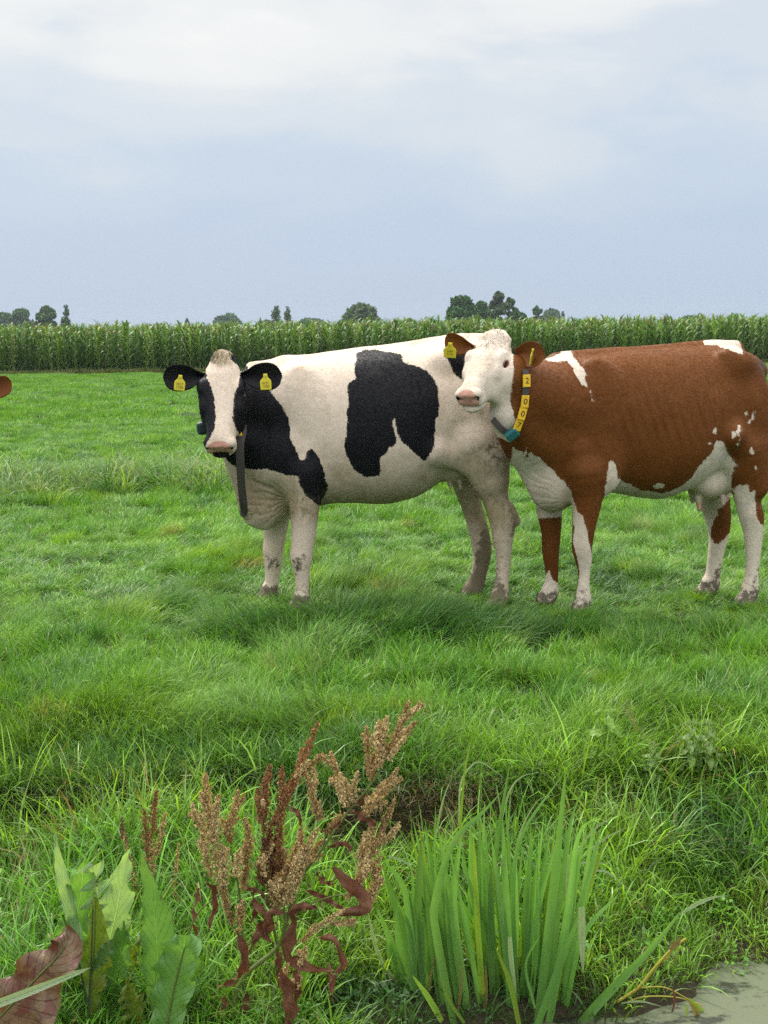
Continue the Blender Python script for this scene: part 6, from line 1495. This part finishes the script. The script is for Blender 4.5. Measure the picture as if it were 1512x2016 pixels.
def sword(parent, name, mat, pts, wpx, Y, face, seed, label=None, bl=1.0, taper=.55):
    p = [P(*q, Y) for q in pts]; k = Y / FPX * .5; rg = np.random.default_rng(seed)
    w = [(0, wpx * k * .8), (.25, wpx * k), (taper, wpx * k * .92), (.85, wpx * k * .48), (1, .0004)]
    V, F, A = leaf_surf(p, w, w, face, n=22, m=2, cupv=.25 * rg.choice([-1, 1]), bl=bl); mb = MB(); mb.add(V, F, **A)
    o = link(name, mb.mesh(name, [mat]), parent)
    if label: o['label'] = label
    return o
def build_iris():
    Y = 3.92; k = lambda x, y: (700 + x / 2.8, 1400 + y / 2.8)
    b = P(985, 1995, Y); root = empty('iris_clump', (b[0], Y, WATER_Z)); tag(root, 'tall clump of green sword shaped iris leaves at the water edge', 'iris')
    G, PL, YL, BR = M_iris, M_irisp, M_irisy, M_irisb
    B = [(G, [(545, 1740), (450, 1250), (440, 1050), (540, 720), (700, 560), (820, 430)], 52, -.10), (G, [(630, 1740), (560, 1300), (540, 1000), (590, 640)], 58, -.04), (G, [(480, 1600), (440, 900), (440, 520)], 24, .08), (G, [(620, 1700), (500, 1200), (480, 900), (500, 630)], 40, .05), (G, [(700, 1700), (690, 1100), (712, 500)], 36, .06),
         (G, [(760, 1690), (750, 1000), (850, 280)], 42, .02), (G, [(840, 1700), (830, 1000), (800, 600)], 48, .04), (G, [(900, 1700), (870, 1000), (920, 680), (1150, 340)], 30, .0), (G, [(930, 1700), (940, 1000), (1000, 620)], 36, .05), (G, [(980, 1700), (1000, 1000), (1040, 560)], 40, .03), (G, [(1000, 1740), (1080, 1050), (1130, 600), (1160, 290)], 60, -.08),
         (G, [(1040, 1740), (1130, 1000), (1190, 600), (1262, 415)], 38, -.02), (G, [(1060, 1740), (1170, 1100), (1230, 680), (1365, 568)], 58, -.06), (G, [(1110, 1690), (1220, 900), (1275, 630)], 46, .02), (G, [(1000, 1740), (1180, 1260), (1250, 1085)], 46, -.12), (YL, [(900, 1730), (850, 1500), (770, 1300)], 36, -.16), (G, [(890, 1650), (870, 1400), (858, 1245)], 30, .0),
         (YL, [(475, 1710), (400, 1580), (312, 1455)], 40, -.14), (YL, [(600, 1720), (520, 1600), (455, 1455)], 20, -.12), (PL, [(1150, 1600), (1165, 1000), (1172, 765)], 30, .03), (YL, [(560, 1000), (580, 600), (605, 320), (655, 80)], 16, .14), (G, [(700, 1500), (690, 700), (698, 170)], 7, .12), (YL, [(640, 1500), (660, 1000), (665, 760)], 22, .10), (YL, [(1000, 1500), (1080, 800), (1118, 530)], 18, .10),
         (BR, [(420, 1660), (400, 1540), (445, 1310)], 16, -.02), (BR, [(700, 1720), (720, 1550), (716, 1380)], 22, -.05), (BR, [(560, 1700), (580, 1500), (572, 1340)], 18, -.06), (G, [(990, 1640), (940, 1400), (1020, 1230)], 20, -.10), (G, [(880, 1640), (860, 1000), (830, 560), (815, 420)], 26, .09)]
    rg = np.random.default_rng(5)
    for q in range(56):
        x0 = rg.uniform(560, 1150); y1 = rg.uniform(560, 1050); lean = rg.normal(.22 * (x0 - 860) / 300, .07)
        B.append((G if rg.uniform() < .85 else YL, [(x0, 1700), (x0 + lean * 400, 1250), (x0 + lean * 1000 + rg.normal(0, 45), y1)], rg.uniform(26, 56), rg.uniform(-.02, .18)))
    for q, (m, pts, w, dy) in enumerate(B):
        sword(root, 'leaf', m, [k(*p) for p in pts], w / 2.8 * .95, Y + dy, (rg.normal(0, .45), -1, .12), q, bl=rg.uniform(.85, 1.4))
    for pts, w in (([(1247, 1080), (1250, 1270), (1255, 1445)], 46), ([(850, 1245), (862, 1400), (886, 1565)], 30)): sword(root, 'leaf', PL, [k(*p) for p in pts], w / 2.8, Y - .14, (.1, -1, .2), 77, 'pale leaf bent over and hanging down')
    for q in range(16):
        x0 = rg.uniform(330, 560); sword(root if x0 > 420 else root, 'leaf', G, [k(x0 + 60, 1700), (k(x0, 1250)), (k(x0 - rg.uniform(20, 90), rg.uniform(760, 1050)))], rg.uniform(24, 42) / 2.8, Y + rg.uniform(-.02, .1), (rg.normal(0, .45), -1, .12), 900 + q, bl=rg.uniform(.75, 1.1))
    c2 = empty('iris_clump', (P(800, 1935, 3.96)[0], 3.96, -.5)); tag(c2, 'short clump of iris leaves between the withered dock and the tall iris', 'iris')
    for q, (m, pts, w) in enumerate([(G, [(305, 1540), (260, 1200), (150, 860)], 46), (G, [(320, 1540), (300, 1150), (260, 960), (155, 820)], 40), (G, [(350, 1540), (340, 1100), (366, 670)], 36), (G, [(375, 1540), (390, 1150), (435, 930)], 42), (G, [(285, 1540), (190, 1250), (120, 1085)], 44), (G, [(310, 1540), (240, 1250), (232, 1040)], 38), (PL, [(250, 1540), (130, 1350), (66, 1100)], 18), (G, [(330, 1540), (300, 1200), (225, 1040)], 32), (G, [(270, 1540), (200, 1350), (170, 1200)], 40), (G, [(400, 1540), (420, 1250), (400, 1050)], 30), (G, [(350, 1560), (370, 1300), (330, 1050)], 34)]):
        sword(c2, 'leaf', m, [k(*p) for p in pts], w / 2.8 * 1.45, 3.96 + rg.uniform(-.05, .05), (rg.normal(0, .4), -1, .12), 500 + q, bl=rg.uniform(.75, 1.1))
    # thin arching blades among them
    arcs = [[(570, 620), (580, 400), (640, 300), (700, 285), (820, 370)], [(800, 620), (850, 440), (920, 360), (1010, 338)], [(1170, 860), (1260, 835), (1385, 840)], [(1250, 890), (1380, 885), (1500, 980)], [(180, 800), (270, 830), (350, 905)], [(440, 700), (480, 500), (530, 365)], [(1200, 800), (1330, 640), (1480, 560)], [(1260, 800), (1380, 700), (1500, 640)], [(880, 1000), (900, 700), (1000, 500), (1100, 460)]]
    for q, a in enumerate(arcs):
        t = empty('grass_blade', P(*k(*a[0]), 4.3)); o = sword(None, 'grass_blade', PL if q % 2 == 0 else YL, [k(*p) for p in a], 4.2, 4.3, (.2, -1, .5), 800 + q) if False else None
        bpy.data.objects.remove(t)
    mb = MB()
    for q, a in enumerate(arcs):
        V, F, A = leaf_surf([P(*k(*p), 4.10) for p in a], [(0, .003), (.5, .0034), (1, .0003)], [(0, .003), (.5, .0034), (1, .0003)], (.2, -1, .6), n=22, m=1, cupv=.2); mb.add(V, F, **A)
    link('thin_leaf', mb.mesh('thin_leaf', [PL]), root)
def build_reed():
    k = lambda x, y: (1080 + x / 3.074, 1360 + y / 3.074); Y = 3.86
    r = empty('reed', (P(1140, 2030, Y)[0], Y, WATER_Z)); tag(r, 'long green reed leaning right over the duckweed with a pale drooping tip', 'reed')
    def lf(mat, pts, ws, Yq, par, face=(.1, -1, .4), label=None, name='leaf', n=30):
        V, F, A = leaf_surf([P(*k(*p), Yq) for p in pts], [(t, w / 3.074 * Yq / FPX * .5) for t, w in ws], [(t, w / 3.074 * Yq / FPX * .5) for t, w in ws], face, n=n, m=3, cupv=.3); mb = MB(); mb.add(V, F, **A); o = link(name, mb.mesh(name, [mat]), par)
        if label: o['label'] = label
        return o
    lf(M_iris, [(150, 2080), (240, 1960), (400, 1785), (620, 1560), (795, 1345)], [(0, 62), (.3, 62), (.6, 46), (.9, 22), (1, 10)], Y, r)
    lf(M_irisp, [(785, 1360), (900, 1288), (1000, 1250), (1090, 1240)], [(0, 8), (.3, 26), (.6, 22), (1, 1)], Y, r, label='pale upper blade')
    s = empty('reed', (P(1200, 1985, 3.93)[0], 3.93, WATER_Z)); tag(s, 'snapped yellow reed stem with limp brown leaves drooping onto the duckweed', 'reed')
    mb = MB()
    for pts, r0, r1 in (([(370, 1910), (540, 1800), (640, 1680), (740, 1570), (832, 1500)], .0058, .0045), ([(540, 1800), (700, 1795), (850, 1870), (935, 1905)], .0022, .0018), ([(480, 1880), (600, 1850), (800, 1860), (905, 1915)], .0025, .002), ([(250, 2060), (320, 1990), (380, 1905)], .0055, .0055)):
        V, F = tube(spline([P(*k(*p), 3.93) for p in pts], 18), np.linspace(r0, r1, 18), 7); mb.add(V, F, 0 if pts[0][0] != 250 else 1)
    link('stem', mb.mesh('stem', [M_stemy, M_stemb]), s)
    lf(M_irisy, [(850, 1860), (920, 1940), (985, 1985)], [(0, 10), (.5, 40), (1, 8)], 3.91, s); lf(M_irisb, [(850, 1880), (895, 1950), (920, 2005)], [(0, 10), (.5, 42), (1, 6)], 3.89, s); lf(M_wither, [(752, 1800), (762, 1880), (735, 1985)], [(0, 10), (.4, 18), (1, 3)], 3.91, s); lf(M_irisb, [(735, 1570), (790, 1510), (800, 1480)], [(0, 10), (.4, 40), (1, 6)], 3.91, s)
    lf(M_irisp, [(440, 1890), (560, 1880), (700, 1915)], [(0, 8), (.4, 14), (1, 2)], 3.88, s); lf(M_irisy, [(830, 1895), (838, 1950), (830, 1990)], [(0, 6), (.4, 16), (1, 2)], 3.88, s)
    mb = MB(); V, F = tube(spline([P(*k(*p), 3.97) for p in ((30, 1985), (170, 1890), (312, 1800))], 12), np.linspace(.008, .0065, 12), 8); mb.add(V, F); tag(link('stick', mb.mesh('stick', [M_stick])), 'short reddish brown stick at the foot of the tall iris', 'stick')
    mb = MB(); V, F, A = leaf_surf([P(*k(*p), 4.06) for p in ((180, 1890), (245, 1745), (315, 1655))], [(0, .008), (.5, .016), (1, .004)], [(0, .008), (.5, .016), (1, .004)], (0, -1, .3), wave=.3); mb.add(V, F, **A); tag(link('dead_leaf', mb.mesh('dead_leaf', [M_irisb])), 'blotched yellow brown dead leaf behind the brown stick', 'leaf')
def build_nettles():
    m = leaf_mat('nettle_leaf', [(.25, (.13, .27, .03)), (.5, (.19, .34, .045)), (.75, (.24, .39, .07))], trans=.4); mp = leaf_mat('nettle_leaf_pale', [(.25, (.12, .22, .055)), (.5, (.19, .30, .085)), (.75, (.24, .35, .12))], trans=.3)
    for (px, py, h, sz, mat, lab, Y) in ((1193, 1400, .34, 1.7, m, 'bright green nettle with broad leaves at the top of the bank', 5.02), (1362, 1424, .22, 1.0, mp, 'left one of two small pale nettles below the brown and white cow', 4.98), (1394, 1426, .22, 1.0, mp, 'right one of two small pale nettles below the brown and white cow', 4.98), (1284, 1466, .18, .8, mp, 'low pale nettle between the bright nettle and the two small ones', 4.9), (1170, 1470, .16, .9, m, 'low leafy nettle at the foot of the bright one', 4.92)):
        top = P(px, py, Y); root = empty('nettle', (top[0], Y, top[2] - h)); tag(root, lab, 'nettle'); rg = np.random.default_rng(int(px)); mb = MB(); ml = MB()
        V, F = tube(np.array([[0, 0, -h], [.008, 0, -h * .5], [0, 0, 0]]) + top, [.0026, .002, .001], 5); mb.add(V, F)
        for kx in range(7):
            z = -h * kx / 7.5; s = .055 * sz * (.55 + .5 * min(1, kx / 2.5))
            for q in (0, 1):
                az = kx * math.pi / 2 + q * math.pi + rg.normal(0, .2); d = np.array([math.cos(az), math.sin(az), 0]); c = top + [0, 0, z]
                V, F, A = leaf_surf([c, c + d * s * .5 + [0, 0, .006], c + d * s + [0, 0, -.35 * s]], [(0, .1 * s), (.3, .30 * s), (.7, .2 * s), (1, .002)], [(0, .1 * s), (.3, .30 * s), (.7, .2 * s), (1, .002)], (-.1, -.4, 1), n=12, m=3, wave=.15, wfreq=9, seed=kx * 2 + q); ml.add(V, F, **A)
        link('stem', mb.mesh('stem', [M_stemg]), root); link('foliage', ml.mesh('foliage', [mat]), root)
if 'p' not in PV:
    build_dock(); build_dry_dock(); build_iris(); build_reed(); build_nettles()
# ------------------------------------------------------------------ damp air
def build_haze():
    m, N, L = new_mat('haze_air'); out = N.new('ShaderNodeOutputMaterial'); v = N.new('ShaderNodeVolumePrincipled')
    v.inputs['Color'].default_value = (.78, .86, .95, 1); v.inputs['Density'].default_value = HAZE
    v.inputs['Anisotropy'].default_value = .2
    L.new(v.outputs[0], out.inputs['Volume'])
    try: m.cycles.homogeneous_volume = True; m.cycles.volume_sampling = 'DISTANCE'
    except Exception: pass
    lo, hi = np.array([-330, -14, -2.0]), np.array([330, 660, 12.6])
    V = [(x, y, z) for x in (lo[0], hi[0]) for y in (lo[1], hi[1]) for z in (lo[2], hi[2])]
    me = bpy.data.meshes.new('haze'); me.from_pydata(V, [], [(0, 1, 3, 2), (4, 6, 7, 5), (0, 4, 5, 1), (2, 3, 7, 6), (0, 2, 6, 4), (1, 5, 7, 3)]); me.materials.append(m)
    tag(link('haze', me), kind='stuff')
HAZE = .0002
if 'h' not in PV: build_haze()
